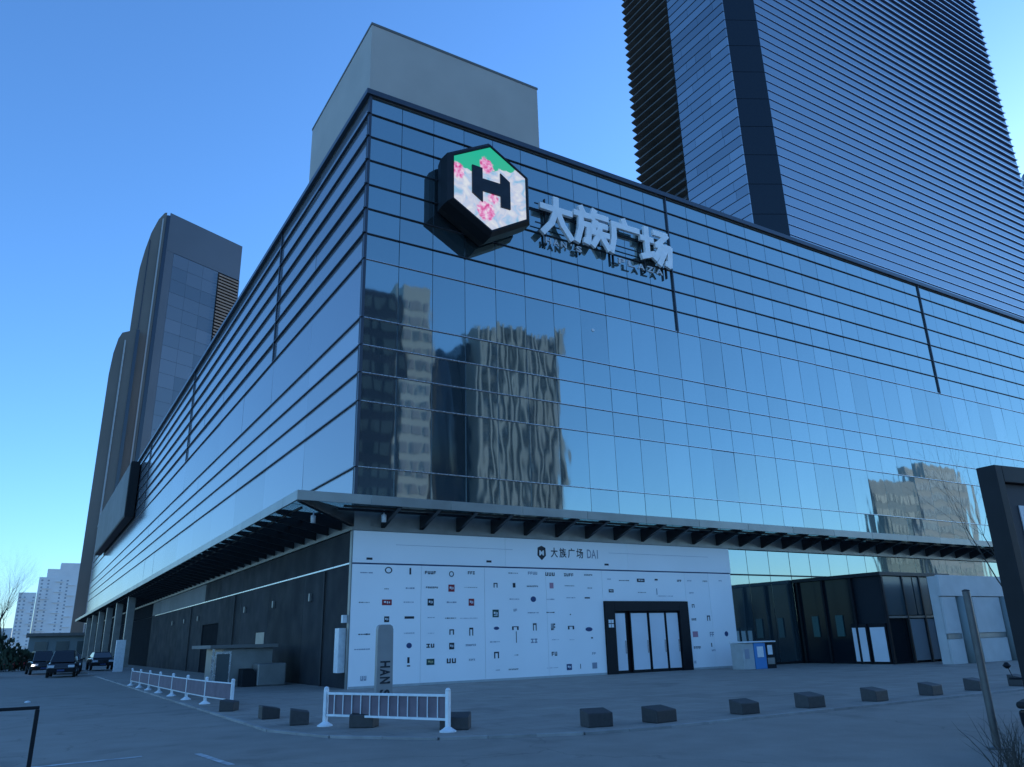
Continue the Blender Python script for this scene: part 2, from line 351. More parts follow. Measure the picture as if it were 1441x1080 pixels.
# horizontal fins on both facades
for i in range(1, 13):
    z = rows[i]; up = i < 7
    d = 0.09 if up else 0.05; t = 0.022 if up else 0.026
    m_ = 'fin_dark' if up else 'fin_alu'
    MB().box(-0.14, -d * .55, z - t * .75, XE, 0.03, z + t * .75).build('horizontal_fin', m_, frame_r, 0.006)
    MB().box(-d - .01, -0.13, z - t - .002, 0.03, YE, z + t - .002).build('horizontal_fin', 'fin_dark', frame_l, 0.006)
# thick vertical expansion joints through the upper bands
for x in (19.8, 46.95, 73.8):
    MB().box(x - .035, -0.07, rows[7], x + .035, 0.03, ZT - .27).build('vertical_joint', 'fin_dark', frame_r)
for y in (16.1, 48.1, 80.1, 112.1):
    MB().box(-0.08, y - .04, rows[7], 0.03, y + .04, ZT - .27).build('vertical_joint', 'fin_dark', frame_l)
MB().box(-0.03, -0.03, 7.1, 0.11, 0.11, ZT - .27).build('corner_post', 'fin_dark', mall)
# small pale disc on the glass, standing for a white dot
sp = MB().lathe((0, 0, 0), [(0.001, 0), (0.10, 0), (0.09, 0.03), (0.001, 0.035)], 12).build('round_disc', 'lamp_clear', mall, loc=(13.41, 0.04, 17.85)); sp.rotation_euler = (math.pi/2, 0, 0)

# ---- canopy round the corner
can = MB().box(-0.06, 0.0, 6.22, 0.2, YE - 20, 7.12).box(-0.06, -0.06, 6.22, XE, 0.0, 7.12).build('canopy', 'steel_grey', mall)
CX, CY = -3.0, -2.0
# glass roof sheets of the canopy, sloping up to the outer edge
def sheet(pts, name='canopy_glass', m='canopy_glass', par=can, t=0.04):
    MB().prism(pts, (0, 0, t)).build(name, m, par)
n = 23
for k in range(41):
    x0 = 0.0 + k * 3.6; x1 = x0 + 3.58
    sheet([(x0, -0.07, 7.0), (x1, -0.07, 7.0), (x1, CY + .07, 7.16), (x0, CY + .07, 7.16)])
    MB().box(x0, CY, 6.98, x1, CY + .06, 7.36).build('fascia_panel', 'fascia', can, 0.006)
for k in range(40):
    y0 = 0.0 + k * 3.6; y1 = y0 + 3.58
    sheet([(-0.07, y0, 7.0), (-0.07, y1, 7.0), (CX + .07, y1, 7.16), (CX + .07, y0, 7.16)])
    MB().box(CX, y0, 6.98, CX + .06, y1, 7.36).build('fascia_panel', 'fascia', can, 0.006)
sheet([(-0.02, -0.02, 7.0), (-0.02, CY + .07, 7.16), (CX + .07, CY + .07, 7.16), (CX + .07, -0.02, 7.16)])
MB().box(CX, CY, 6.98, -0.02, CY + .06, 7.36).build('fascia_panel', 'fascia', can, 0.006)
MB().box(CX, CY + .065, 6.98, CX + .06, -0.02, 7.36).build('fascia_panel', 'fascia', can, 0.006)
# tapered ribs
ribm = MB().prism([(-0.09, -0.07, 6.35), (-0.09, -0.07, 6.98), (-0.09, CY - .0 + .08, 7.12), (-0.09, CY + .08, 6.95)], (0.18, 0, 0)).mesh('rib', 'frame', 0.012)
for k in range(82): obj('rib', ribm, can, (1.3 + k * 1.8, 0, 0))
ribl = MB().prism([(-0.07, -0.09, 6.35), (-0.07, -0.09, 6.98), (CX + .08, -0.09, 7.12), (CX + .08, -0.09, 6.95)], (0, 0.18, 0)).mesh('rib', 'frame', 0.012)
for k in range(78): obj('rib', ribl, can, (0, 1.3 + k * 1.8, 0))
d = MB(); dv = Vector((CX + .1, CY + .1, 0))
d.prism([(-0.15, -0.02, 6.35), (-0.15, -0.02, 6.98), (CX + .05, CY + .15, 7.12), (CX + .05, CY + .15, 6.92)], (0.13, -0.13, 0)).build('corner_rib', 'frame', can, 0.01)
# purlins under the glass
for f_ in (0.45, 0.8):
    MB().box(-1.0, CY * f_ - .04, 6.88, 148, CY * f_ + .04, 6.97).build('purlin', 'frame', can)
    MB().box(CX * f_ - .04, -.6, 6.88, CX * f_ + .04, 143, 6.97).build('purlin', 'frame', can)
# little down lamps hanging at the corner
for (x, y) in ((1.0, -0.9), (-1.6, 0.4)):
    l_ = MB().lathe((0, 0, -.42), [(0.10, 0), (0.11, 0.30), (0.03, 0.34), (0.03, 0.5)], 12).build('down_lamp', 'white_paint', can, smooth=True, loc=(x, y, 6.9))

# ---- ground floor, left side: dark panels under the canopy
lw = MB().box(0.10, 0.0, -0.05, 0.22, YE, 6.2).build('side_base_wall', 'backing', mall)
y = 0.02
k = 0
while y < 150:
    wd = 6.4 if y < 22 else (5.6 if y < 56 else 4.8)
    y1 = min(y + wd, 150)
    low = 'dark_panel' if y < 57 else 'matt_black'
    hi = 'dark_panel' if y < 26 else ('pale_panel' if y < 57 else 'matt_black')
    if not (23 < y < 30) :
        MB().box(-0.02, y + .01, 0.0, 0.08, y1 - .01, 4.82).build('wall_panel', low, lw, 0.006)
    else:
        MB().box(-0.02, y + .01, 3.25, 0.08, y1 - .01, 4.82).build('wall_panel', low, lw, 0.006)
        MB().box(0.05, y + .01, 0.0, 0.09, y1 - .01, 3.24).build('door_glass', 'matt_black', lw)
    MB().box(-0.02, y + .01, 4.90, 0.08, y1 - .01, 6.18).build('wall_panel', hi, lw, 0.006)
    y = y1
for yy in (5.2, 11.6, 18.0, 33.0, 39.0, 45.0):
    MB().box(-.14, yy - .09, 3.6, -.021, yy + .09, 3.95).build('wall_lamp', 'steel_grey', lw, .01)
for yy in (3.2, 20.9, 36.2):
    MB().tube((-.08, yy, 0), (-.08, yy, 4.8), .045, .045, 8).build('drain_pipe', 'frame', lw)
MB().box(-.05, 13.2, .9, -.021, 15.0, 2.4).build('vent_grille', 'steel_grey', lw)
MB().box(-0.06, 0.0, 4.83, 0.07, 57, 4.89).build('light_trim', 'fin_alu', lw)
for yy in (60, 72, 84, 96, 108, 120):
    MB().box(-2.4, yy - .35, 0.0, -1.7, yy + .35, 6.9).build('portico_column', 'steel_grey', lw, 0.02)
# ---- ground floor, right side: shopfront glass beyond the hoarding
sf = MB().box(21.5, 0.10, -0.05, XE, 0.22, 6.2).build('shopfront', 'backing', mall)
for c in range(12, 83):
    x0 = c * 1.8 + .02; x1 = x0 + 1.76
    for (z0, z1) in ((0.12, 4.78), (4.86, 6.18)):
        o = MB().box(-.88, -0.015, -(z1-z0)/2, .88, 0.015, (z1-z0)/2).build('shop_pane', 'glass', sf, 0.003, loc=((x0+x1)/2, 0.05, (z0+z1)/2))
        o.rotation_euler = (rg.gauss(0, .003), 0, rg.gauss(0, .003))
MB().box(21.6, 0.0, 4.79, XE, 0.09, 4.85).build('transom', 'frame', sf)
MB().box(21.6, -0.02, 0.0, XE, 0.09, 0.115).build('plinth', 'frame', sf)

# ---- roof block
rb = thing('rooftop_block', 'plain grey rendered block standing on the mall roof at the corner', 'roof block', (6.2, 7.4, ZT - .28))
MB().box(-5.55, -5.4, 0, 5.5, 5.5, 6.55).build('block_wall', 'render', rb, 0.03)
MB().box(-5.4, -5.25, 6.56, 5.35, 5.35, 6.60).build('block_roof', 'roof', rb)
MB().box(-5.58, -5.43, 6.46, 5.53, -5.402, 6.62).build('edge_flashing', 'pale_panel', rb)
MB().box(-5.58, -5.40, 6.46, -5.552, 5.5, 6.62).build('edge_flashing', 'pale_panel', rb)

# ------------------------------------------------------------------ white hoarding with printed logos
ho = thing('hoarding_wall', 'long white hoarding at the mall corner printed with rows of small shop logos', 'hoarding', (0, 0, 0))
Yh = -0.30
xs_ = [-0.08, 3.02, 6.12, 9.42, 12.73]
for x0, x1 in zip(xs_[:-1], xs_[1:]):
    MB().box(x0, Yh + random.uniform(-.004, .004), 0.0, x1 - .014, -0.10, 4.80).build('board', 'white', ho, 0.004)
MB().box(12.73, Yh, 3.36, 18.17, -0.10, 4.80).build('board', 'white', ho, 0.004)
for x0, x1 in ((18.18, 19.9), (19.9, 21.62)):
    MB().box(x0, Yh + random.uniform(-.004, .004), 0.0, x1 - .014, -0.10, 4.80).build('board', 'white', ho, 0.004)
for x0, x1 in ((-.06, 12.70), (18.2, 21.6)):
    MB().box(x0, Yh - .018, 0.0, x1, Yh - .006, .09).build('skirting', 'kiosk_grey', ho)
for x0, x1 in ((-0.08, 7.2), (7.21, 14.4), (14.41, 21.62)):
    MB().box(x0, Yh - .05, 4.86, x1, -0.10, 6.16).build('top_board', 'white', ho, 0.004)
MB().box(-0.08, Yh + .02, 4.79, 21.62, -0.12, 4.87).build('shadow_gap', 'ink_blue', ho)
MB().box(-0.13, Yh + .01, 0.0, -0.085, -0.06, 6.16).build('edge_trim', 'steel_grey', ho)
# double door set
MB().box(12.74, Yh - .12, 0, 13.32, -0.10, 3.34).box(17.55, Yh - .12, 0, 18.16, -0.10, 3.34).box(13.322, Yh - .12, 2.88, 17.548, -0.10, 3.34).build('door_frame', 'black', ho, 0.01)
MB().box(13.33, -0.14, 0, 17.54, -0.11, 2.87).build('door_back', 'black', ho)
for i, (a, b) in enumerate(((13.38, 14.02), (14.40, 15.42), (15.60, 16.56), (16.72, 17.48))):
    dl = MB().box(a - .06, Yh + .03, 0.02, b + .06, Yh + .09, 2.86).build('door_leaf', 'black', ho, 0.006)
    MB().box(a, Yh + .01, 0.14, b, Yh + .028, 2.78).build('white_pane', 'door_white', dl, 0.004)
    MB().box(b - .1, Yh - .04, 0.9, b - .06, Yh - .0, 1.5).build('handle', 'chrome', dl, 0.008)
for dx, dz in ((0, 0), (.17, 0), (0, .2), (.17, .2)):
    MB().box(12.88 + dx, Yh - .128, 2.12 + dz, 13.02 + dx, Yh - .121, 2.28 + dz).build('notice_sticker', 'white_paint', ho)
# header logo and words
ze = Yh - .056
sh = [(9.2, 5.87), (9.42, 5.78), (9.44, 5.42), (9.2, 5.2), (8.96, 5.42), (8.98, 5.78)]
MB().prism([(x, ze, z) for x, z in sh], (0, .005, 0)).build('logo_shield', 'ink', ho)
MB().prism([(9.07, ze - .004, 5.66), (9.13, ze - .004, 5.66), (9.2, ze - .004, 5.58), (9.27, ze - .004, 5.66), (9.33, ze - .004, 5.66), (9.33, ze - .004, 5.42), (9.27, ze - .004, 5.42), (9.2, ze - .004, 5.5), (9.13, ze - .004, 5.42), (9.07, ze - .004, 5.42)], (0, .003, 0)).build('logo_mark', 'white_paint', ho)
for i, ch in enumerate('大族广场'):
    obj('printed_character', fit_text(ch, .40, .46, 'ink', .002, .012), ho, (9.72 + i * .5, ze, 5.35), (math.pi/2, 0, 0))
obj('printed_text', fit_text('DA1', .66, .42, 'ink_grey', .002, .01), ho, (11.86, ze, 5.37), (math.pi/2, 0, 0))
for x, z in ((0.5, 4.98), (6.2, 5.02), (12.9, 5.05)):
    MB().box(x, ze, z, x + .26, ze + .004, z + .09).build('printed_mark', 'ink', ho)
for x0, x1, z in ((1.8, 7.6, 5.63), (13.2, 20.0, 5.66)):
    MB().box(x0, ze, z, x1, ze + .003, z + .012).build('printed_line', 'ink_grey', ho)
LOGOS = "0.53 4.46 0.64 0.04 l;1.49 4.58 0.38 0.31 o;2.48 4.56 0.09 0.31 b;3.44 4.52 0.62 0.15 t;4.44 4.48 0.27 0.28 o;5.44 4.55 0.42 0.15 t;1.43 3.82 0.24 0.03 l;2.49 3.86 0.47 0.05 l;3.51 3.90 0.66 0.08 t;4.44 3.88 0.34 0.34 r;5.40 3.92 0.75 0.02 l;0.48 3.28 0.56 0.03 l;1.45 3.28 0.49 0.26 R;2.44 3.29 0.55 0.03 l;3.45 3.29 0.33 0.32 k;4.45 3.29 0.54 0.06 l;5.42 3.29 0.31 0.34 R;1.46 2.61 0.25 0.26 k;2.47 2.67 0.49 0.11 b;3.48 2.66 0.39 0.04 l;4.40 2.63 0.62 0.04 l;5.30 2.62 1.01 0.02 l;0.52 2.04 0.59 0.05 l;2.48 2.05 0.57 0.03 l;3.48 2.03 0.35 0.02 l;4.45 2.06 0.25 0.25 u;5.40 2.06 0.22 0.37 u;0.45 1.47 0.76 0.04 l;2.48 1.56 0.28 0.25 d;3.47 1.53 0.46 0.18 t;4.45 1.49 0.27 0.30 k;5.38 1.51 0.59 0.09 f;2.46 0.99 0.11 0.26 b;2.47 0.77 0.16 0.06 b;3.46 0.89 0.41 0.27 g;4.46 0.90 0.55 0.22 t;5.43 0.91 0.36 0.08 f;0.55 0.38 0.31 0.20 f;6.66 4.03 0.23 0.23 u;7.64 4.04 0.16 0.23 b;8.64 4.01 0.71 0.07 t;7.62 4.58 0.61 0.04 l;8.68 4.60 0.61 0.15 f;7.64 3.43 0.59 0.05 l;8.66 3.43 0.34 0.29 d;9.61 3.43 0.52 0.04 l;9.70 4.05 0.25 0.29 p;6.64 2.81 0.36 0.37 G;7.68 2.95 0.23 0.13 f;8.64 2.83 0.70 0.04 l;9.59 2.84 0.52 0.04 l;6.67 2.18 0.32 0.16 d;7.65 2.17 0.39 0.18 u;8.69 2.21 0.22 0.36 u;6.59 1.61 0.58 0.04 l;7.69 1.79 0.04 0.55 l;8.65 1.61 0.44 0.21 f;6.65 1.06 0.28 0.31 u;7.67 1.03 0.25 0.03 l;6.70 0.44 0.25 0.04 l;7.51 0.44 0.59 0.06 t;9.66 4.57 0.64 0.18 t;10.73 4.56 0.66 0.16 t;11.89 4.58 0.57 0.08 t;10.74 4.05 0.65 0.03 l;11.93 3.96 0.31 0.03 l;10.79 3.50 0.60 0.04 l;11.75 3.50 0.35 0.07 b;10.71 2.74 0.07 0.06 b;9.71 2.20 0.29 0.33 t;10.71 2.15 0.40 0.18 u;11.75 2.06 0.47 0.22 d;9.81 1.63 0.48 0.02 l;10.74 1.61 0.32 0.02 l;11.90 1.67 0.12 0.07 b;9.73 1.02 0.38 0.20 t;11.98 0.97 0.26 0.12 f;9.59 0.42 0.72 0.02 l;10.51 0.42 0.33 0.30 B;11.15 0.43 0.04 0.23 l;11.97 0.43 0.32 0.30 h;13.15 4.40 0.27 0.05 f;14.09 4.35 0.75 0.04 l;15.17 4.37 0.57 0.19 k;16.20 4.42 0.23 0.09 b;17.79 4.39 0.36 0.12 t;18.50 4.40 0.36 0.06 f;19.64 4.39 0.40 0.07 t;20.77 4.43 0.26 0.07 f;13.23 3.84 0.34 0.17 k;15.20 3.78 0.62 0.03 l;16.18 3.83 0.06 0.35 l;16.73 3.61 1.17 0.03 l;18.58 3.78 0.37 0.07 f;18.60 3.12 0.20 0.20 u;18.58 2.45 0.39 0.12 t;19.62 2.50 0.25 0.30 u;18.57 1.71 0.41 0.32 p;19.76 1.69 0.37 0.26 f;20.81 1.69 0.30 0.30 d;18.63 1.05 0.58 0.15 t;19.65 1.16 0.07 0.22 b;19.76 0.89 0.32 0.09 f;18.39 0.36 0.17 0.14 f"
ze = Yh - .010
lr = random.Random(5)
for e in LOGOS.split(';'):
    x, z, ww, hh, k = e.split(); x, z, ww, hh = map(float, (x, z, ww, hh)); ww *= .88; hh *= .88
    x += 0.02; b = MB(); m_ = 'ink'; x0, x1, z0, z1 = x - ww/2, x + ww/2, z - hh/2, z + hh/2
    fr = lambda a, c, p, q: b.box(x0 + a*ww, ze, z0 + c*hh, x0 + p*ww, ze + .004, z0 + q*hh)
    if k == 'l':
        n_ = max(3, int(ww / .09)) if ww > hh else 1
        if n_ == 1: fr(0, 0, 1, 1)
        for j in range(n_ if n_ > 1 else 0):
            t_ = lr.uniform(.5, 1.3); b.box(x0 + ww*j/n_, ze, z - hh*t_/2, x0 + ww*(j + lr.uniform(.75, .95))/n_, ze + .004, z + hh*t_/2)
        m_ = 'ink' if lr.random() < .35 else 'ink_grey'
    elif k == 'b': fr(0, 0, 1, 1)
    elif k in 'tf':
        n_ = max(2, int(ww / max(hh, .08) * 1.1)); m_ = 'ink' if k == 't' else 'ink_grey'
        for j in range(n_):
            a = j / n_; c = (j + .78) / n_; q = lr.random()
            if q < .35: fr(a, 0, a + .25/n_, 1); fr(a + .27/n_, .75, c, 1); fr(a + .27/n_, .35, c, .55)
            elif q < .7: fr(a, 0, a + .25/n_, 1); fr(c - .25/n_, 0, c, 1); fr(a + .26/n_, 0, c - .26/n_, .25)
            else: fr(a, .72, c, 1); fr(a, 0, c, .28); fr(a + .3/n_, .29, c - .2/n_, .71)
    elif k == 'u': fr(0, 0, .24, 1); fr(.76, 0, 1, 1); fr(.25, .78, .75, 1)
    elif k in 'od':
        N = 14; pts = [(x + ww/2*math.cos(2*math.pi*i/N), z + hh/2*math.sin(2*math.pi*i/N)) for i in range(N)]
        if k == 'd': b.prism([(p, ze, q) for p, q in pts], (0, .004, 0)); m_ = 'ink_blue'
        else:
            for i in range(N):
                (p, q), (p2, q2) = pts[i], pts[(i+1) % N]
                b.prism([(p, ze, q), (p2, ze, q2), (x + (p2-x)*.7, ze, z + (q2-z)*.7), (x + (p-x)*.7, ze, z + (q-z)*.7)], (0, .004, 0))
    else:
        m_ = {'r': 'ink_red', 'R': 'ink_red', 'k': 'ink', 'G': 'ink_green', 'B': 'ink_blue', 'g': 'ink_green', 'h': 'ink_grey', 'p': 'ink_pink'}[k]
        fr(0, 0, 1, 1)
    lo = b.build('printed_logo', m_, ho)
    if k in 'rRkGBg':
        b = MB(); ze2 = ze; ze -= .003
        fr(.2, .42, .42, .72); fr(.5, .3, .62, .7); fr(.7, .35, .82, .65)
        if hh > .3: fr(.2, .18, .8, .26)
        ze = ze2
        b.build('logo_lettering', 'ink_yellow' if k == 'g' else 'white_paint', lo)

# ------------------------------------------------------------------ hexagonal screen sign
hx = thing('hexagon_screen_sign', 'hexagonal dark-framed LED screen with an H emblem high on the facade', 'sign', (6.12, -0.15, 23.8))
hexp = lambda r, y: [(r * math.sin(math.pi/3*i), y, r * math.cos(math.pi/3*i)) for i in range(6)]
b = MB(); rings = [hexp(2.72, 0.0), hexp(2.84, -0.5), hexp(2.80, -1.2), hexp(2.58, -1.42), hexp(2.48, -1.42), hexp(2.44, -1.34)]
for ring in rings: b.v += ring
for k in range(len(rings) - 1):
    for i in range(6):
        j = (i + 1) % 6; b.f.append((k*6 + i, k*6 + j, k*6 + 6 + j, k*6 + 6 + i))
b.f.append(tuple(range(6))); b.f.append(tuple(30 + i for i in range(6)))
b.build('sign_box', 'black', hx)
MT['screen'] = bpy.data.materials.new('led_screen')
def screen_mat():
    m = MT['screen']; m.use_nodes = True; n = m.node_tree.nodes; l = m.node_tree.links; b = n['Principled BSDF']
    b.inputs['Base Color'].default_value = (0.01, 0.01, 0.01, 1); b.inputs['Roughness'].default_value = 0.4
    tc = n.new('ShaderNodeTexCoord'); sp = n.new('ShaderNodeSeparateXYZ'); l.new(tc.outputs['Object'], sp.inputs[0])
    def noise(sc, det, dist=0.0):
        q = n.new('ShaderNodeTexNoise'); q.inputs['Scale'].default_value = sc; q.inputs['Detail'].default_value = det; q.inputs['Distortion'].default_value = dist
        l.new(tc.outputs['Object'], q.inputs['Vector']); return q.outputs['Fac']
    def ramp(src, stops):
        r = n.new('ShaderNodeValToRGB'); l.new(src, r.inputs[0]); cr = r.color_ramp
        while len(cr.elements) < len(stops): cr.elements.new(0.5)
        for e, (p, c) in zip(cr.elements, stops): e.position = p; e.color = (*c, 1)
        return r.outputs[0]
    def mix(f, a, c):
        x = n.new('ShaderNodeMix'); x.data_type = 'RGBA'; l.new(f, x.inputs['Factor'])
        l.new(a, x.inputs[6]); l.new(c, x.inputs[7]); return x.outputs[2]
    def math_(op, a, bv):
        k = n.new('ShaderNodeMath'); k.operation = op; l.new(a, k.inputs[0])
        if hasattr(bv, 'node'): l.new(bv, k.inputs[1])
        else: k.inputs[1].default_value = bv
        return k.outputs[0]
    petals = ramp(noise(1.6, 6, 1.2), [(0.30, (0.25, 0.52, 0.75)), (0.42, (0.45, 0.62, 0.85)), (0.52, (0.62, 0.66, 0.82)), (0.62, (0.72, 0.78, 0.86)), (0.75, (0.85, 0.86, 0.9))])
    green = ramp(noise(0.3, 1), [(0.3, (0.01, 0.52, 0.32)), (0.7, (0.05, 0.50, 0.28))])
    pink = ramp(noise(5, 3), [(0.35, (0.9, 0.75, 0.88)), (0.5, (0.85, 0.35, 0.65)), (0.65, (0.7, 0.08, 0.3))])
    # green above a wavy edge that falls from right to left
    hgt = math_('ADD', math_('MULTIPLY', sp.outputs['X'], -0.27), sp.outputs['Z'])
    hgt = math_('ADD', hgt, math_('MULTIPLY', noise(1.4, 4), 0.9))
    gf = ramp(hgt, [(0.0, (0, 0, 0)), (1.0, (1, 1, 1))])
    mg = n.new('ShaderNodeMapRange'); mg.inputs['From Min'].default_value = 1.52; mg.inputs['From Max'].default_value = 1.58; l.new(hgt, mg.inputs['Value'])
    def blob(cx, cz, r):
        dx = math_('POWER', math_('ABSOLUTE', math_('SUBTRACT', sp.outputs['X'], cx), 0), 2) if False else math_('MULTIPLY', math_('SUBTRACT', sp.outputs['X'], cx), math_('SUBTRACT', sp.outputs['X'], cx))
        dz = math_('MULTIPLY', math_('SUBTRACT', sp.outputs['Z'], cz), math_('SUBTRACT', sp.outputs['Z'], cz))
        dd = math_('SQRT', math_('ADD', dx, dz), 0)
        dd = math_('ADD', dd, math_('MULTIPLY', noise(4, 4), 0.5))
        q = n.new('ShaderNodeMapRange'); q.inputs['From Min'].default_value = r + .3; q.inputs['From Max'].default_value = r + .2; l.new(dd, q.inputs['Value'])
        return q.outputs['Result']
    c = mix(mg.outputs['Result'], petals, green)
    for p in ((-0.25, 1.25, .42), (-1.95, 0.45, .42), (-0.3, -1.45, .52), (0.1, -0.6, .3)): c = mix(blob(*p), c, pink)
    l.new(c, b.inputs['Emission Color']); b.inputs['Emission Strength'].default_value = 0.36
screen_mat()
MB().prism([(x, -1.36, z) for x, _, z in hexp(2.45, 0)], (0, .015, 0)).build('screen', 'screen', hx)
hs = [(-1.12, 1.0), (-.52, .98), (-.52, .36), (.55, .36), (.55, 1.0), (1.12, .62), (1.12, -1.0), (.55, -1.0), (.55, -.36), (-.52, -.36), (-.52, -1.0), (-1.12, -.62)]
b = MB(); b.prism([(x, -1.46, z) for x, z in hs], (0, .09, 0)).build('emblem', 'frame', hx)

# ------------------------------------------------------------------ lettering on the facade
lt = thing('facade_lettering', 'pale metal Chinese lettering beside the hexagonal screen on the glass facade', 'lettering', (9.75, -0.26, 22.15))
STROKES = {
 '大': [[(.06,.70),(.94,.70)], [(.50,1.0),(.49,.66),(.34,.30),(.08,0)], [(.54,.66),(.68,.30),(.92,0)]],
 '族': [[(.18,1.0),(.24,.88)], [(0,.80),(.44,.80)], [(.17,.80),(.15,.42),(.02,.02)], [(.18,.54),(.41,.54),(.36,.06),(.26,.08)],
        [(.60,1.0),(.51,.76)], [(.58,.86),(1.0,.86)], [(.61,.70),(.54,.50)], [(.60,.62),(.96,.62)], [(.50,.38),(1.0,.38)], [(.75,.60),(.71,.34),(.50,.01)], [(.77,.34),(1.0,.01)]],
 '广': [[(.50,1.0),(.55,.88)], [(.10,.80),(1.0,.80)], [(.14,.80),(.13,.42),(.01,0)]],
 '场': [[(0,.66),(.37,.66)], [(.18,.98),(.18,.20)], [(0,.12),(.39,.27)], [(.46,.92),(.88,.92),(.52,.56)], [(.50,.56),(.97,.56),(.91,.04),(.80,.07)], [(.68,.54),(.42,.14)], [(.84,.54),(.56,.02)]]}
def stroke_letter(ch, w_, h_, sw, depth):
    b = MB(); k = 0
    for st in STROKES[ch]:
        P = [(x * w_, z * h_) for x, z in st]
        for (ax, az), (bx, bz) in zip(P[:-1], P[1:]):
            dx, dz = bx - ax, bz - az; L = math.hypot(dx, dz); nx, nz = -dz / L * sw / 2, dx / L * sw / 2; ex, ez = dx / L * sw * .3, dz / L * sw * .3
            y = -depth - .004 * k; k += 1
            b.prism([(ax - ex + nx, y, az - ez + nz), (ax - ex - nx, y, az - ez - nz), (bx + ex - nx, y, bz + ez - nz), (bx + ex + nx, y, bz + ez + nz)], (0, depth - .003 * k, 0))
    return b
for i, (ch, x0, ww) in enumerate((('大', 0.1, 2.25), ('族', 2.55, 2.25), ('广', 5.0, 2.15), ('场', 7.4, 2.3))):
    stroke_letter(ch, ww, 2.3, .37, .20).build('letter', 'letter', lt, loc=(x0, 0, .74))
for x0, ch, ww in ((0.5, "HAN'S", 2.6), (5.6, 'PLAZA', 3.6)):
    step = ww / len(ch)
    for j, c in enumerate(ch):
        if c == "'": obj('small_letter', fit_text(c, .07, .14, 'letter_small', .05, .0), lt, (x0 + j * step + .15, 0, .38), (math.pi/2, 0, 0))
        else: obj('small_letter', fit_text(c, step * .72, .36, 'letter_small', .05, .02), lt, (x0 + j * step, 0, .16), (math.pi/2, 0, 0))
for z in (1.3, 2.5):
    MB().box(-.1, .01, z, 9.75, .06, z + .06).build('mounting_rail', 'frame', lt)
for x in (0.6, 2.9, 5.3, 7.7, 9.4):
    MB().box(x, .062, .1, x + .06, .22, 3.0).build('mounting_post', 'frame', lt)

# ------------------------------------------------------------------ led billboard far down the left facade
lb = thing('led_billboard', 'large flat grey billboard box mounted high at the far end of the side facade', 'billboard', (-0.4, 117, 19.5))
MB().box(-0.95, -27, 0, 0.25, 27, 8.0).build('billboard_box', 'black', lb, 0.05)
for k in range(9):
    MB().box(-1.02, -26.8 + k * 5.95, .2, -0.96, -26.8 + k * 5.95 + 5.93, 7.8).build('screen_panel', 'pale_panel', lb, 0.01)

# ------------------------------------------------------------------ tall glass tower behind the mall (right)
TX0, TX1, TY0, TY1, TZ = 59.3, 123.5, 20.0, 40.6, 150.0
LX = 55.5
tw = thing('glass_tower', 'tall blue glass tower with dense horizontal fins rising behind the mall roof', 'tower', (90, 40, 28.2))
def tb(b): b.v = [(x - 90, y - 40, z - 28.2) for x, y, z in b.v]; return b
tb(MB().prism([(LX + .5, 22.3, 28.2), (TX0 + .3, 20.5, 28.2), (TX1 - .5, 20.5, 28.2), (TX1 - .5, TY1, 28.2), (LX + 1.3, TY1, 28.2), (LX + 1.0, 40.4, 28.2), (LX + .5, 31.5, 28.2)], (0, 0, TZ - 28.2))).build('tower_body', 'backing', tw)
dz = 1.37; nz = int((TZ - 28.2) / dz)
fr_ = random.Random(11)
for i in range(nz):
    z0 = 28.25 + i * dz
    # front: glass band with a fin whose depth grows towards the right end and the top
    o = tb(MB().box(TX0, TY0, z0 + .02, TX1 - .3, TY0 + .3, z0 + dz - .03)).build('glass_band', 'glass_tower', tw)
    t = i / nz
    dl = 0.07; dr = 0.12 + 0.25 * min(1, max(0, (z0 - 45) / 60.0))
    b = MB().prism([(TX0 + .05, TY0 - dl, z0 - .045), (TX1 - .25, TY0 - dr, z0 - .045), (TX1 - .25, TY0 + .1, z0 - .045), (TX0 + .05, TY0 + .1, z0 - .045)], (0, 0, .06))
    tb(b).build('fin', 'fin_tower', tw)
    b = MB(); ea, eb = .012, .04 + .16 * min(1, max(0, (z0 - 50) / 50.0))
    b.v = [(TX0 + .05, TY0 - dl - .03, z0 - ea), (TX1 - .25, TY0 - dr - .03, z0 - eb), (TX1 - .25, TY0 - dr - .002, z0 - eb), (TX0 + .05, TY0 - dl - .002, z0 - ea), (TX0 + .05, TY0 - dl - .03, z0 + .016), (TX1 - .25, TY0 - dr - .03, z0 + .03), (TX1 - .25, TY0 - dr - .002, z0 + .03), (TX0 + .05, TY0 - dl - .002, z0 + .016)]
    b.f = [(0,3,2,1),(4,5,6,7),(0,1,5,4),(1,2,6,5),(2,3,7,6),(3,0,4,7)]
    tb(b).build('glint_strip', 'glint_white', tw)  # pale strip painted for bright sky mirrored between the fins, wider higher up
    # left pale glass face, split in panes with irregular joints
    cuts = [22.0] + sorted(fr_.uniform(23.2, 30.6) for _ in range(fr_.choice((0, 1, 1, 2)))) + [31.6]
    for a, c in zip(cuts[:-1], cuts[1:]):
        if c - a < .4: continue
        p = tb(MB().box(LX - .02, a + .015, z0 + .03, LX + .3, c - .015, z0 + dz - .03)).build('side_pane', fr_.choice(('glass_tower', 'glass_tower', 'glass_tower2', 'glass_tower3')), tw)
    tb(MB().box(LX - .08, 21.98, z0 - .03, LX + .2, 31.6, z0 + .018)).build('side_fin', 'fin_dark', tw)
    # dark louvred rear part, blades standing out at both ends
    b = MB().prism([(LX + .9, 31.75, z0 + .1), (LX - .25, 31.75, z0 + .45), (LX - .25, 31.75, z0 + .62), (LX + .9, 31.75, z0 + 1.0)], (0, 9.2, 0))
    tb(b).build('louvre_blade', 'louvre', tw)
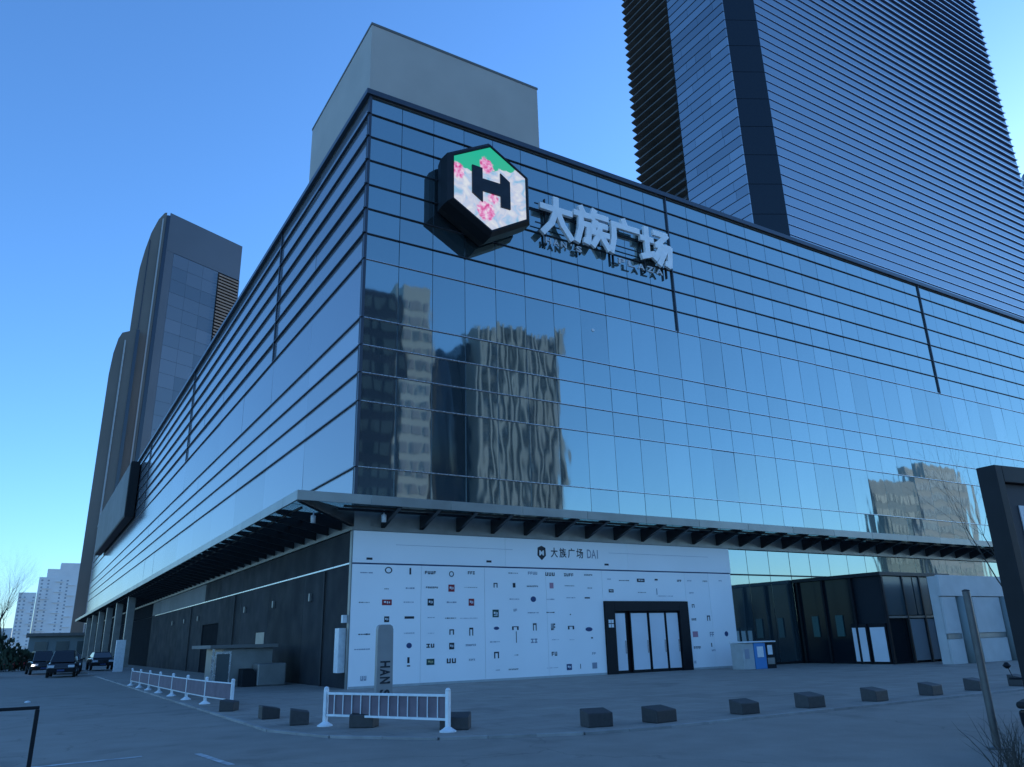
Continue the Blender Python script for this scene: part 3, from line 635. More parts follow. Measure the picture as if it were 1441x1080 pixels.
# dark chamfered corner
for i in range(0, nz, 3):
    z0 = 28.25 + i * dz
    b = MB().prism([(LX + .1, 22.05, z0 + .03), (TX0 - .02, 20.05, z0 + .03), (TX0 + .2, 20.4, z0 + .03), (LX + .35, 22.4, z0 + .03)], (0, 0, dz * 3 - .06))
    tb(b).build('corner_glass', 'glass_dark', tw)

# ------------------------------------------------------------------ second far tower tip at the right edge
ft = thing('round_tower', 'distant rounded tower just showing past the right edge of the glass tower', 'tower', (287, 71, -.1))
b = MB().lathe((0, 0, 0), [(12, 0), (12, 154), (11, 159), (8, 162), (0.5, 164)], 24).build('tower_shaft', 'slate', ft, smooth=False)
for k in range(37): MB().lathe((0, 0, 4.1 * k + 1.5), [(12.05, 0), (12.25, .2), (12.25, 1.2), (12.05, 1.4)], 24).build('floor_band', 'concrete', ft)

# ------------------------------------------------------------------ left towers beyond the mall
lt1 = thing('office_tower', 'tall grey-blue office tower with angled front, tallest one behind the side facade', 'tower', (8.1, 187.8, -.1))
ca, sa = math.cos(R(25.2)), math.sin(R(25.2)); W1 = 25.2; H1 = 122.4
fx = lambda s, d, z: (ca * s - sa * d, sa * s + ca * d, z)       # along the front, behind it, up
MB().prism([fx(.2, .3, 0), fx(W1 - .2, .3, 0), fx(W1 - .2, 20, 0), (4.5, 25, 0)], (0, 0, H1 - .4)).build('tower_body', 'backing', lt1)
MB().prism([fx(0, -.1, H1 - 12), fx(W1, -.1, H1 - 12), fx(W1, 20.2, H1 - 12), (4.4, 25.2, H1 - 12)], (0, 0, 12)).build('top_cladding', 'navy_top', lt1)
rr = random.Random(21)
for i in range(27):
    z0 = 1 + i * 4.05
    cuts = [2.6, 7.5, 12.5, 17.6]
    for a, c in zip(cuts[:-1], cuts[1:]):
        MB().prism([fx(a + .02, 0, z0 + .03), fx(c - .02, 0, z0 + .03), fx(c - .02, .28, z0 + .03), fx(a + .02, .28, z0 + .03)], (0, 0, 3.99)).build('window_band', rr.choice(('tower_grey', 'tower_grey', 'tower_grey2', 'tower_grey3')), lt1)
    for q in range(4):
        MB().prism([fx(17.8, -.35, z0 + q), fx(W1 - .4, -.35, z0 + q), fx(W1 - .4, .28, z0 + q), fx(17.8, .28, z0 + q)], (0, 0, .5)).build('balcony_slat', 'louvre', lt1)
MB().prism([fx(0, -.12, 0), fx(2.5, -.12, 0), fx(2.5, .28, 0), fx(0, .28, 0)], (0, 0, H1 - 12.05)).build('corner_pier', 'navy_top', lt1)
MB().prism([fx(W1 - .3, -.12, 0), fx(W1 + .1, -.12, 0), fx(W1 + .1, .28, 0), fx(W1 - .3, .28, 0)], (0, 0, H1 - 12.05)).build('corner_pier', 'navy_top', lt1)
# curved brown wing in front of its left flank
wg = thing('curved_tower_wing', 'brown clad wing with a curved shoulder against the left of the office tower', 'tower', (4.0, 187.0, -.1))
prof = [(-2.1, 0), (-2.1, 96), (-1.9, 102.7), (-1.2, 108.5), (-.2, 114.3), (1.2, 119), (2.6, 121.6), (3.2, 121.8), (3.2, 0)]
MB().prism([(x, 0, z) for x, z in prof], (1.5, 26, 0)).build('wing_cladding', 'brown_clad', wg)
MB().box(2.2, -.25, 0, 2.55, -.02, 119.5).build('pale_edge', 'pale_trim', wg)
MB().box(3.25, -.1, 0, 4.2, .8, 121).build('dark_return', 'navy_clad', wg)  # navy strip for the tower's left return face, its shade put into the colour
MB().box(-.3, -.12, 0, -.1, -.02, 112).build('panel_seam', 'navy_clad', wg)
sb = thing('slab_tower', 'lower brown slab tower with a rounded top, leftmost behind the mall', 'tower', (1.0, 184.5, -.1))
prof = [(-2.8, 0), (-2.75, 70), (-2.4, 76), (-1.7, 80.2), (-1.0, 82.0), (3.2, 84), (3.2, 0)]
MB().prism([(x, 0, z) for x, z in prof], (1.0, 20, 0)).build('slab_cladding', 'brown_clad', sb)
MB().box(-.2, -.25, 0, .15, -.02, 80).build('pale_edge', 'pale_trim', sb)
MB().box(2.3, -.2, 0, 3.1, -.02, 83.5).build('dark_return', 'navy_clad', sb)
for k in range(40): MB().box(-.22, -.35, 2 + k * 1.9, .17, -.255, 3.1 + k * 1.9).build('pale_slot', 'pale_trim', sb)  # pale blocks spaced along the edge trim

# ------------------------------------------------------------------ pale apartment blocks far left
def apartment(name, label, x0, x1, y, h, nwin, steps):
    t = thing(name, label, 'building', ((x0 + x1) / 2, y, -.1), group='far apartment blocks')
    w2 = (x1 - x0) / 2
    MB().box(-w2, 0, 0, w2, 18, h).build('wall', 'apt', t)
    zz = h
    for (f_, hh) in steps:
        MB().box(-w2 * f_ + w2 * (1 - f_) * .6, .5, zz, w2 * f_ + w2 * (1 - f_) * .6, 17, zz + hh).build('roof_storey', 'apt', t); zz += hh
    fl = int(h / 3.3)
    wm = MB().box(-.8, -.06, 0, .8, .05, 1.4).mesh('window', 'apt_win')
    for i in range(fl):
        for j in range(nwin):
            if j % 3 == 2: continue
            obj('window', wm, t, (-w2 + (j + .5) * 2 * w2 / nwin, -.02, 1.2 + i * 3.3))
    for j in range(nwin // 2):
        for i in range(fl):
            if (i + j) % 3 == 0: MB().box(-w2 + (2*j + .6) * 2 * w2 / nwin, -1.0, .6 + i * 3.3, -w2 + (2*j + 1.8) * 2 * w2 / nwin, -.01, 1.5 + i * 3.3).build('balcony', 'apt', t)
    return t
apartment('apartment_block', 'pale stepped apartment block at far left, rising just left of the mall end', -5, 33, 868, 71, 7, [(.8, 8), (.45, 6)])
apartment('apartment_block', 'narrower and lower pale apartment block, leftmost on the skyline', -20, -5.5, 862, 56, 4, [])
apartment('apartment_block', 'low cream apartment block behind the bare tree at far left', -44, -20.5, 880, 24, 6, [])

# low annex at the end of the street
an = thing('low_annex', 'low grey flat-roofed annex under the far end of the canopy', 'building', (-3.0, 150, -.1))
MB().box(-7, 0, 0, 6, 12, 4.6).build('wall', 'concrete', an)
MB().box(-7.6, -.8, 4.62, 6.4, 12.5, 5.2).build('roof_slab', 'pale_panel', an)
for k in range(3):
    o = MB().box(-6 + k * 3.6, -.12, 1.2, -3.8 + k * 3.6, -.01, 3.6).build('window', 'slate', an)

# ------------------------------------------------------------------ city across the road, behind the camera (mirrored in the facade)
def block(name, label, x0, x1, y0, y1, h, wall, win, fl=4.0, nw=8, cat='building', top=None):
    t = thing(name, label, cat, ((x0+x1)/2, y1, -.1), group='buildings mirrored in the glass facade')
    w2 = (x1-x0)/2; d = y1 - y0
    MB().box(-w2, -d, 0, w2, 0, h).build('wall', wall, t)
    wm = MB().box(-w2 / nw * .62, -.05, 0, w2 / nw * .62, .12, fl * .55).mesh('window', win)
    for i in range(int(h / fl)):
        for j in range(nw): obj('window', wm, t, (-w2 + (j + .5) * 2 * w2 / nw, 0, 1.2 + i * fl))
    if top: MB().box(-w2 * .7, -d * .8, h, w2 * .7, -d * .2, h + top).build('roof_storey', wall, t)
    return t
block('office_block', 'dark glass office block mirrored at the left edge of the facade', 34, 43.6, -108, -100, 68, 'navy_clad', 'slate', 4.2, 4)
block('residential_block', 'pale grey residential block mirrored beside the dark one', 44.2, 50.5, -107, -100.5, 71, 'lit_stone', 'apt_win', 3.4, 3)
def domed():
    t = thing('domed_hall', 'dark round-shouldered tower mirrored left of the striped block', 'building', (57, -110, -.1), group='buildings mirrored in the glass facade')
    MB().lathe((0, 0, 0), [(6, 0), (6, 44), (5.7, 50), (5, 55), (3.6, 59), (1.8, 61.5), (.2, 62.3)], 20).build('shaft', 'navy_clad', t, smooth=True)
    MB().box(3.2, -2, 0, 6.5, 4, 62.5).build('flank', 'navy_clad', t)
domed()
t = block('striped_block', 'grey tower with vertical ribs mirrored in the middle of the facade', 62, 82, -108, -101, 66, 'concrete', 'slate', 3.6, 9)
for k in range(11): MB().box(-9.9 + k * 1.85, .13, 0, -9.2 + k * 1.85, .7, 66.5).build('rib', 'lit_stone', t)
t = block('cream_block', 'sunlit cream block mirrored low at the right of the facade', 209, 237, -106, -100, 49, 'wall_mirrored', 'apt_win', 4.0, 9)
block('cream_shaded_side', 'dark navy block mirrored as the shaded side of the cream block', 191, 208, -105, -101, 43, 'navy_clad', 'slate', 4.4, 4)  # separate navy block: shade of the cream block's left face given as colour
block('brick_row', 'long low building mirrored in the shop windows', -60, 28, -128, -105, 8, 'slate', 'backing', 3.6, 22)
block('long_row', 'second long low building mirrored in the shop windows', 90, 180, -128, -106, 9, 'slate', 'backing', 3.6, 22)

# ------------------------------------------------------------------ bare trees
def tree_mesh(seed, h, trunk_r, depth, spread, upright, tw_n=3):
    rn = random.Random(seed); tr = MB(); cr = MB()
    def grow(p, d, L, r, lev):
        segs = 3; q = p
        for s in range(segs):
            d2 = (d + Vector((rn.gauss(0, .10), rn.gauss(0, .10), rn.gauss(0, .05) + .05 * upright))).normalized()
            e = q + d2 * (L / segs); r2 = r * (1 - .22)
            (tr if lev == 0 else cr).tube(q, e, r, r2, 7 if lev == 0 else (5 if lev == 1 else 3), cap=False)
            q = e; d = d2; r = r2
            if lev > 0 and lev < depth and s > 0:
                ax = d.orthogonal().normalized(); ax.rotate(Quaternion(d, rn.uniform(0, 6.28))); nd = d.copy(); nd.rotate(Quaternion(ax, rn.uniform(.4, .8) * spread))
                grow(q, nd, L * rn.uniform(.45, .62), r * .55, lev + 1)
        if lev < depth:
            for k in range(tw_n + (1 if lev == 0 else 0)):
                ax = d.orthogonal().normalized(); ax.rotate(Quaternion(d, k * 6.28 / tw_n + rn.uniform(-.5, .5)))
                nd = d.copy(); nd.rotate(Quaternion(ax, rn.uniform(.25, .6) * spread))
                grow(q, nd, L * rn.uniform(.62, .85), r * .62, lev + 1)
    grow(Vector((0, 0, 0)), Vector((0, 0, 1)), h * .30, trunk_r, 0)
    return tr.mesh('trunk', 'bark'), cr.mesh('crown', 'bark')
def tree(seed, loc, h, r, depth, label, spread=1.0, up=1.0, group=None, name='bare_tree', data=None, rz=0.0, sc=1.0):
    t = thing(name, label, 'tree', loc, rz, group); tr, cr = data or tree_mesh(seed, h, r, depth, spread, up)
    obj('trunk', tr, t); obj('crown', cr, t); t.scale = (sc,) * 3
    return t
tree(4, (-14.2, 66, -.05), 12.0, .26, 6, 'bushy leafless tree at the far left edge of the street', .7, 1.6)
tree(5, (-12.4, 72, -.05), 10.0, .22, 6, 'second leafless tree, right of the bushy one at far left', .7, 1.6)
tA = tree_mesh(9, 8.0, .16, 4, 1.0, 1.0); tB = tree_mesh(14, 7.0, .14, 4, 1.1, .8)
labs = ['bare roadside tree across the road mirrored in the shop window']
for k in range(14):
    tree(0, (8 + k * 7.5 + random.uniform(-1.5, 1.5), -58 - random.uniform(0, 6), -.1), 8, .16, 4, '%s bare tree from the left in the row across the road mirrored in the glass' % (['first','second','third','fourth','fifth','sixth','seventh','eighth','ninth','tenth','eleventh','twelfth','thirteenth','last'][k]), group='roadside trees mirrored in the glass', data=(tA, tB)[k % 2], rz=random.uniform(0, 6), sc=random.uniform(.85, 1.3))
# near tree just outside the right edge, its twigs reach into the picture
tree(31, (5.0, -23.2, -.05), 7.2, .06, 4, 'slim leafless tree whose twigs show above the black light box', 1.0, .6)
bush = MB(); hr = random.Random(6)
for k in range(2600):
    a = hr.uniform(0, 6.28); q = hr.random() ** .5; x = -14.2 + math.cos(a) * q * 4.6; y = 63 + math.sin(a) * q * 1.6; z = (1 - q * .8) * hr.uniform(.1, 4.6) + .1; s = hr.uniform(.06, .16)
    ux, uy = math.cos(a * 3) * s, math.sin(a * 3) * s
    bush.quad([(x - ux, y - uy, z - s * 1.5), (x + ux, y + uy, z - s), (x + ux * .6, y + uy * .6, z + s * 1.8), (x - ux * .8, y - uy * .8, z + s)])
bt_ = thing('dense_bush', 'dark dense bush under the leafless trees at the far left edge', 'bush', (0, 0, 0))
o = bush.build('crown', 'hedge', bt_); MB().tube((-14.2, 63, -.05), (-14.1, 63, 1.6), .14, .06, 7).build('trunk', 'bark', bt_)
hedge = MB(); hr = random.Random(2)
for k in range(5200):
    x = hr.uniform(0, 150); y = -64 + hr.gauss(0, 1.2); z = abs(hr.gauss(1.9, 1.2)) + .6 * math.sin(x * .7); s = hr.uniform(.25, .5)
    a = hr.uniform(0, 6.28); ux, uy = math.cos(a) * s, math.sin(a) * s
    hedge.quad([(x - ux, y - uy, z - s), (x + ux, y + uy, z - s * .6), (x + ux * .8, y + uy * .8, z + s), (x - ux, y - uy, z + s * .7)])
o = hedge.build('evergreen_hedge', 'hedge'); o['kind'] = 'stuff'; tag(o, 'dark evergreen hedge across the road mirrored in the shop windows', 'hedge')

# ------------------------------------------------------------------ entrance vestibule right
vs = thing('entrance_vestibule', 'dark glass entrance vestibule projecting from the mall at right', 'entrance', (29.8, -2.9, 0))
MB().box(-2.75, -2.65, .02, 3.3, 2.75, 4.4).build('vestibule_core', 'glass_dim', vs)
MB().box(-2.95, -2.85, 4.41, 3.5, 2.80, 4.60).build('roof_slab', 'frame', vs, 0.01)
for y in (-2.8, -.95, 0.9, 2.6): MB().box(-2.9, y - .06, 0, -2.78, y + .06, 4.40).build('mullion', 'black', vs)
for y in (-2.1, -1.0): pass
for a, c in ((-2.62, -1.62), (-1.5, -.55)):
    dl = MB().box(-2.84, a, 0.03, -2.77, c, 2.0).build('door_leaf', 'black', vs, .005)
    MB().box(-2.87, a + .08, .12, -2.845, c - .08, 1.82).build('white_pane', 'door_white', dl)
for a, c in ((1.5, 1.9), (-.1, .35)):
    MB().box(-2.82, a, 1.4, -2.765, c, 2.5).build('poster', 'poster_green', vs)
for x in (-2.75, -1.0, .55, 1.5, 2.4, 3.3): MB().box(x - .05, -2.82, 0, x + .05, -2.68, 4.40).build('mullion', 'frame', vs)
MB().box(-2.69, -2.80, 2.25, 3.24, -2.70, 2.36).build('transom', 'steel_grey', vs)
for x0, x1 in ((-.9, .45), (.65, 1.4), (1.6, 2.3), (2.5, 3.2)):
    MB().box(x0, -2.74, .12, x1, -2.70, 2.2).build('pale_pane', 'door_grey', vs)
MB().box(-2.65, -2.76, 2.40, -.1, -2.69, 4.36).build('upper_pane', 'slate', vs); MB().box(.0, -2.76, 2.40, 3.22, -2.69, 4.36).build('upper_pane', 'slate', vs)

# white panel wall at the far right
wp = thing('white_panel_wall', 'pale panelled partition with grey columns at the far right of the forecourt', 'partition', (31.2, -8.2, 0))
MB().box(-3.4, .05, -.05, 3.8, .5, 4.2).build('backing_wall', 'dull_white', wp)
MB().box(-3.45, -.12, 3.22, 3.85, .04, 4.25).build('head_panel', 'dull_white', wp, .01)
for x0, x1 in ((-3.4, -2.2), (-.9, 1.9), (3.0, 3.8)):
    for z0, z1 in ((0.0, 1.15), (1.42, 3.18)): MB().box(x0, -.08, z0, x1, .04, z1).build('panel', 'dull_white', wp, .012)
    MB().box(x0, -.05, 1.17, x1, .04, 1.40).build('rail', 'steel_grey', wp)
for x in (-1.55, 2.45): MB().lathe((x, -.1, 0), [(.42, 0), (.42, 3.2)], 16).build('column', 'concrete', wp, smooth=True)

# ------------------------------------------------------------------ kiosk at the end of the hoarding
ki = thing('payment_kiosk', 'grey and blue self-service kiosk standing at the right end of the hoarding', 'kiosk', (20.2, -2.6, 0))
MB().box(-1.1, -.35, 0, -.35, .45, 1.22).build('grey_cabinet', 'kiosk_grey', ki, .02)
MB().box(-.33, -.40, 0, .45, .45, 1.22).build('blue_cabinet', 'kiosk_blue', ki, .02)
MB().box(.47, -.36, 0, 1.15, .45, 1.22).build('black_cabinet', 'black', ki, .02)
MB().box(-1.15, -.45, 1.24, 1.2, .5, 1.30).build('lid', 'white_paint', ki, .02)
MB().box(-.18, -.425, .55, .25, -.405, 1.05).build('display', 'white_paint', ki); MB().box(.62, -.385, .65, .95, -.365, 1.1).build('notice', 'white_paint', ki)
MB().box(-1.0, -.37, .5, -.7, -.355, .95).build('dark_emblem', 'ink_grey', ki); MB().box(.55, -.38, .2, 1.05, -.365, .5).build('slot_panel', 'steel_grey', ki)

# ------------------------------------------------------------------ pylon sign
py = thing('pylon_sign', 'slim grey pylon sign with vertical black lettering before the white hoarding', 'pylon', (-1.33, -7.0, 0))
pp = [(-.27, 0), (.29, 0), (.27, 2.1), (.24, 2.2), (.16, 2.25), (-.16, 2.25), (-.24, 2.2), (-.26, 2.1)]
MB().prism([(x, -.09, z) for x, z in pp], (0, .18, 0)).build('pylon_body', 'pylon', py, .012)
MB().box(-.38, -.2, 0, .40, .2, .04).build('base_plate', 'frame', py)
for j, c in enumerate("HAN'S"):
    zz = 1.15 - j * .235 + (.10 if j > 3 else 0)
    if c == "'": o = obj('letter', fit_text(c, .05, .09, 'ink', .006), py, (.1, -.097, zz + .1)); o.rotation_euler = Matrix(((0,1,0),(0,0,-1),(-1,0,0))).to_euler(); continue
    o = obj('letter', fit_text(c, .20, .33, 'ink', .006, .03), py, (-.15, -.097, zz)); o.rotation_euler = Matrix(((0,1,0),(0,0,-1),(-1,0,0))).to_euler()

# ------------------------------------------------------------------ stone blocks along the kerb
def stone(loc, rz, label, sx=1.0, grp='stone blocks along the plaza edge'):
    b = MB(); rs_ = random.uniform(.88, 1.02); w_, d_, h_ = .29 * sx * rs_, .22 * rs_, .32 * random.uniform(.92, 1.05)
    b.prism([(-w_, -d_, 0), (-w_, d_, 0), (-w_, d_, h_), (-w_, -d_, h_ - .07)], (2 * w_, 0, 0))
    o = b.build('stone_block', 'stone', None, .018, loc=loc); o.rotation_euler = (0, 0, rz); tag(o, label, 'stone block', grp)
ords = ['first', 'second', 'third', 'fourth', 'fifth', 'sixth', 'seventh', 'eighth', 'ninth']
for i, (x, y) in enumerate(((-1.32, -17.75), (.12, -18.0), (2.58, -18.05), (4.72, -18.1), (7.18, -18.1), (9.68, -18.05), (12.0, -18.0), (14.3, -18.0))):
    stone((x + .2, y, 0), R(random.uniform(-5, 5)) + (R(-16) if i == 0 else 0), '%s low dark stone block from the left in the row right of the barrier' % ords[i])
stone((-4.72, -14.3, 0), R(-40), 'low dark stone block under the left half of the white barrier')
stone((-3.45, -16.1, 0), R(-35), 'low dark stone block behind the right post of the white barrier')
stone((-5.62, -12.6, 0), R(75), 'stone block with sloping top just left of the white barrier')
stone((-5.75, -10.5, 0), R(85), 'dark stone block midway between the barrier and the long fence')
stone((-6.0, -7.2, 0), R(60), 'dark stone block at the near end of the long white fence')

# ------------------------------------------------------------------ white barriers
def post_mesh(h):
    b = MB().lathe((0, 0, 0), [(.17, 0), (.17, .02), (.10, .06), (.06, .09), (.045, .10)], 14).box(-.04, -.04, .10, .04, .04, h - .05)
    b.lathe((0, 0, h - .05), [(.05, 0), (.055, .02), (.035, .05), (.005, .06)], 10)
    return b.mesh('post', 'white_paint')
def barrier(p, q, h, nb, label, grp=None, posts=(1, 1), nm='crowd_barrier'):
    p = Vector((*p, 0)); q = Vector((*q, 0)); L = (q - p).length; a = math.atan2(q.y - p.y, q.x - p.x)
    t = thing(nm, label, 'barrier', p, a, grp); pm = post_mesh(h)
    if posts[0]: obj('post', pm, t)
    if posts[1]: obj('post', pm, t, (L, 0, 0))
    MB().box(.042, -.02, h - .16, L - .042, .02, h - .11).build('top_rail', 'white_paint', t, .006)
    MB().box(.042, -.02, .20, L - .042, .02, .245).build('bottom_rail', 'white_paint', t, .006)
    bm_ = MB().box(-.009, -.009, .246, .009, .009, h - .161).mesh('baluster', 'white_paint')
    for k in range(nb): obj('baluster', bm_, t, (L * (k + 1) / (nb + 1), 0, 0))
    return t, L
t, L = barrier((-5.3, -13.45), (-3.8, -16.45), .80, 12, 'free-standing white barrier in front of the pylon sign')
bo = MB().box(.06, .026, .25, L - .06, .030, .635).build('mesh_banner', 'banner', t)
yy = -3.9; k = 0; prev = (-5.62, -4.0)
posx = [(-5.62, -4.0), (-6.1, -3.6)]
pts = [(-5.75, -6.3), (-6.0, -3.7), (-6.1, -.9), (-6.15, 1.9), (-6.2, 4.8), (-6.22, 7.7), (-6.25, 10.6), (-6.3, 13.5)]
for i in range(len(pts) - 1):
    t, L = barrier(pts[i], pts[i+1], .80, 3, '%s section from the near end of the long white fence' % ords[i], 'white fence sections along the side road', (1, 1 if i == len(pts) - 2 else 0), 'fence_section')
    MB().box(.06, .026, .24, L - .06, .030, .66).build('fence_infill', 'banner', t)
    MB().box(.05, -.03, h0 - .28 if False else .50, L - .05, -.022, .60).build('reflective_strip', 'steel_grey', t)

# ------------------------------------------------------------------ shed by the left wall
sh_ = thing('service_shed', 'low grey service shed with a glazed door against the dark side wall', 'shed', (-2.2, 8.5, 0))
MB().box(-1.2, -1.7, 0, 1.0, 2.2, 1.62).build('shed_wall', 'steel_grey', sh_, .01)
MB().box(-1.85, -2.05, 1.63, 1.15, 2.5, 1.78).build('roof_slab', 'pale_panel', sh_, .01)
MB().box(-1.72, -1.95, 0, -1.62, -1.85, 1.62).build('roof_post', 'fin_alu', sh_)
df = MB().box(-1.55, -1.74, 0, -.85, -1.705, 1.5).build('door_frame', 'fin_alu', sh_); MB().box(-1.48, -1.76, .1, -.93, -1.742, 1.4).build('glass_pane', 'slate', df)
MB().prism([(-.5, -2.6, 0), (.1, -2.6, 0), (.1, -2.6, .55), (-.05, -2.6, .75), (-.5, -2.6, .75)], (0, .8, 0)).build('step_unit', 'dark_panel', sh_, .02)
MB().box(.12, -2.7, 0, 1.4, -1.75, .95).build('side_cabinet', 'steel_grey', sh_, .06)
tag(MB().box(-.35, 0.2, .6, -.06, .7, 2.3).box(-.30, -.05, 2.5, -.07, .15, 2.8).build('wall_notice', 'white_paint'), 'small pale notice case on the dark wall beside the hoarding edge', 'notice')

# ------------------------------------------------------------------ cars, left
def car(loc, rz, paint, label, lights='lamp_red', sc=1.0, van=False):
    t = thing('parked_car', label, 'car', loc, rz, 'cars parked along the side road'); t.scale = (sc,) * 3
    H = 1.75 if van else 1.46
    prof = [(-2.2, .35), (-2.25, .62), (-2.15, .92), (-1.2, 1.0), (1.35, 1.02), (2.1, .95), (2.25, .7), (2.22, .35)]
    b = MB(); i0 = len(b.v); secs = [(-.9, .88), (-.84, 1.0), (.84, 1.0), (.9, .88)]
    for y, s in ((-.88, .92), (-.80, 1.0), (.80, 1.0), (.88, .92)):
        b.v += [(x * (1 if abs(y) < .85 else .97), y, .35 + (z - .35) * s) for x, z in prof]
    n_ = len(prof)
    for k in range(3):
        for i in range(n_):
            j = (i + 1) % n_; b.f.append((k*n_ + i, k*n_ + j, (k+1)*n_ + j, (k+1)*n_ + i))
    b.f.append(tuple(range(n_))); b.f.append(tuple(3*n_ + i for i in range(n_)))
    b.build('body', paint, t, .03, smooth=False)
    base = [(-1.75 if van else -1.55, 1.0), (1.75, 1.0), (1.55 if van else 1.05, H), (-.75, H + .0)]
    c = MB(); lo, hi = .78, .62
    bt = [(-1.65, -lo, 1.0), (1.75 if not van else 1.95, -lo, 1.02), (1.75 if not van else 1.95, lo, 1.02), (-1.65, lo, 1.0)]
    tp = [(-.75, -hi, H), (.95 if not van else 1.6, -hi, H), (.95 if not van else 1.6, hi, H), (-.75, hi, H)]
    c.v = bt + tp; c.f = [(0,3,2,1),(4,5,6,7),(0,1,5,4),(1,2,6,5),(2,3,7,6),(3,0,4,7)]
    c.build('cabin_glass', 'car_glass', t, .05)
    MB().box(-.72, -hi + .02, H - .005, (.9 if not van else 1.55), hi - .02, H + .035).build('roof', paint, t, .02)
    wm = MB(); wm.lathe((0, 0, -.1), [(.2, 0), (.32, .01), (.33, .1), (.32, .19), (.2, .2)], 18)
    wme = wm.mesh('wheel', 'rubber'); rme = MB().lathe((0, 0, -.105), [(.02, 0), (.2, .0), (.2, .21), (.02, .21)], 12).mesh('rim', 'chrome')
    for x in (-1.35, 1.38):
        for y in (-.82, .82):
            w_ = obj('wheel', wme, t, (x, y, .33), (math.pi/2, 0, 0)); obj('rim', rme, w_)
    for y in (-.62, .62):
        MB().box(2.16, y - .2, .72, 2.27, y + .2, .86).build('tail_lamp', lights, t, .02); MB().box(-2.26, y - .2, .66, -2.12, y + .2, .82).build('headlamp', 'lamp_clear', t, .02)
    MB().box(-2.28, -.23, .42, -2.24, .23, .54).build('number_plate', 'ink_blue', t)
    for y in (-.98, .98): MB().box(-.95, y - .09, 1.0, -.78, y + .09, 1.14).build('mirror', paint, t, .02)
    return t
zr = -.046
car((-13.6, 40.0, zr), R(92), 'car_black', 'black car at the far left edge of the road')
car((-7.2, 52.0, zr), R(88), 'car_grey', 'dark grey car beside the near end of the canopy columns')
car((-9.6, 47.0, zr), R(95), 'car_black', 'dark car with a lit lamp parked in the middle of the side road', van=True)
car((-8.4, 36.0, zr), R(84), 'car_black', 'black car parked beside the far end of the white fence', van=True)
car((-7.9, 44.0, zr), R(93), 'car_grey', 'dark van parked behind the black cars near the canopy columns', van=True)
car((-5.0, 50.0, zr + .1), R(92), 'car_black', 'dark car under the far canopy edge')
tag(MB().lathe((-10.2, 44.6, .62), [(.001, 0), (.11, .0), (.09, .08), (.001, .1)], 12).build('lit_headlamp', 'lamp_on'), 'small lit lamp glowing between the dark parked cars', 'lamp')
tag(MB().box(-4.6, 42, .0, -3.9, 42.4, 2.45).build('white_sign_board', 'white_paint', None, .02), 'upright white board standing by the canopy columns', 'board')
tag(MB().lathe((-10.74, 3.8, zr), [(.001, 0), (.10, 0), (.09, .03), (.03, .06), (.001, .06)], 10).build('white_litter', 'white_paint'), 'small white object lying alone on the road', 'litter')

# ------------------------------------------------------------------ shared bicycles far left
def bike(colour):
    b = MB()
    t = thing('shared_bicycle', '', 'bicycle', group='shared bicycles parked at the end of the road')
    wm = MB()
    for k in range(14):
        a0, a1 = 2*math.pi*k/14, 2*math.pi*(k+1)/14
        wm.tube((.32*math.cos(a0), 0, .32*math.sin(a0)), (.32*math.cos(a1), 0, .32*math.sin(a1)), .022, n=4, cap=False)
    for k in range(6): wm.tube((0, 0, 0), (.32*math.cos(k*1.047), 0, .32*math.sin(k*1.047)), .006, n=3, cap=False)
    me = wm.mesh('wheel', 'rubber')
    obj('wheel', me, t, (-.5, 0, .34)); obj('wheel', me, t, (.5, 0, .34))
    MB().tube((-.5, 0, .34), (-.12, 0, .34), .02).tube((-.12, 0, .34), (-.25, 0, .85), .025).tube((-.12, 0, .34), (.36, 0, .75), .03).tube((-.22, 0, .65), (.38, 0, .82), .022).tube((.5, 0, .34), (.36, 0, 1.02), .022).tube((-.5, 0, .34), (-.22, 0, .65), .015).build('frame', colour, t)
    MB().tube((.34, -.28, 1.04), (.34, .28, 1.04), .018).build('handlebar', 'black', t); MB().box(-.4, -.08, .85, -.12, .08, .92).build('saddle', 'black', t, .02)
    MB().box(.42, -.15, .68, .68, .15, .92).build('basket', colour, t, .01); MB().box(-.72, -.05, .66, -.3, .05, .70).build('rear_mudguard', colour, t)
    return t
b1, b2 = bike('bike_red'), bike('bike_blue')
kk = 0
for i in range(18):
    src = (b1 if i % 3 else b1) if i >= 7 else b2
    first = (src is b2 and i == 0) or (src is b1 and i == 7)
    o = src if first else copy_tree(src)
    o.location = (-16.8 + i * .38, 62 + (i % 2) * .9, zr); o.rotation_euler = (0, 0, R(80 + random.uniform(-12, 12)))
    ol = ['first', 'second', 'third', 'fourth', 'fifth', 'sixth', 'seventh', 'eighth', 'ninth', 'tenth', 'last']
    o['label'] = ('%s red shared bicycle from the left at the end of the road' % ol[i - 7]) if i >= 7 else ('%s blue shared bicycle from the left in the far row' % ol[i])
    o['group'] = 'red shared bicycles' if i >= 7 else 'blue shared bicycles'

# ------------------------------------------------------------------ near things
# black rail bottom left
rl = thing('black_rail', 'black metal rail frame cut off by the lower left corner', 'rail', (-11.9, -19.25, zr))
MB().box(-1.0, -.02, 1.06, .97, .02, 1.10).build('top_bar', 'black', rl, .006)
for x in (-.95, .95): MB().box(x - .025, -.021, 0, x + .025, .021, 1.058).build('leg', 'black', rl, .006)
MB().box(-.93, -.015, .35, .92, .015, .38).build('lower_bar', 'black', rl, .004)
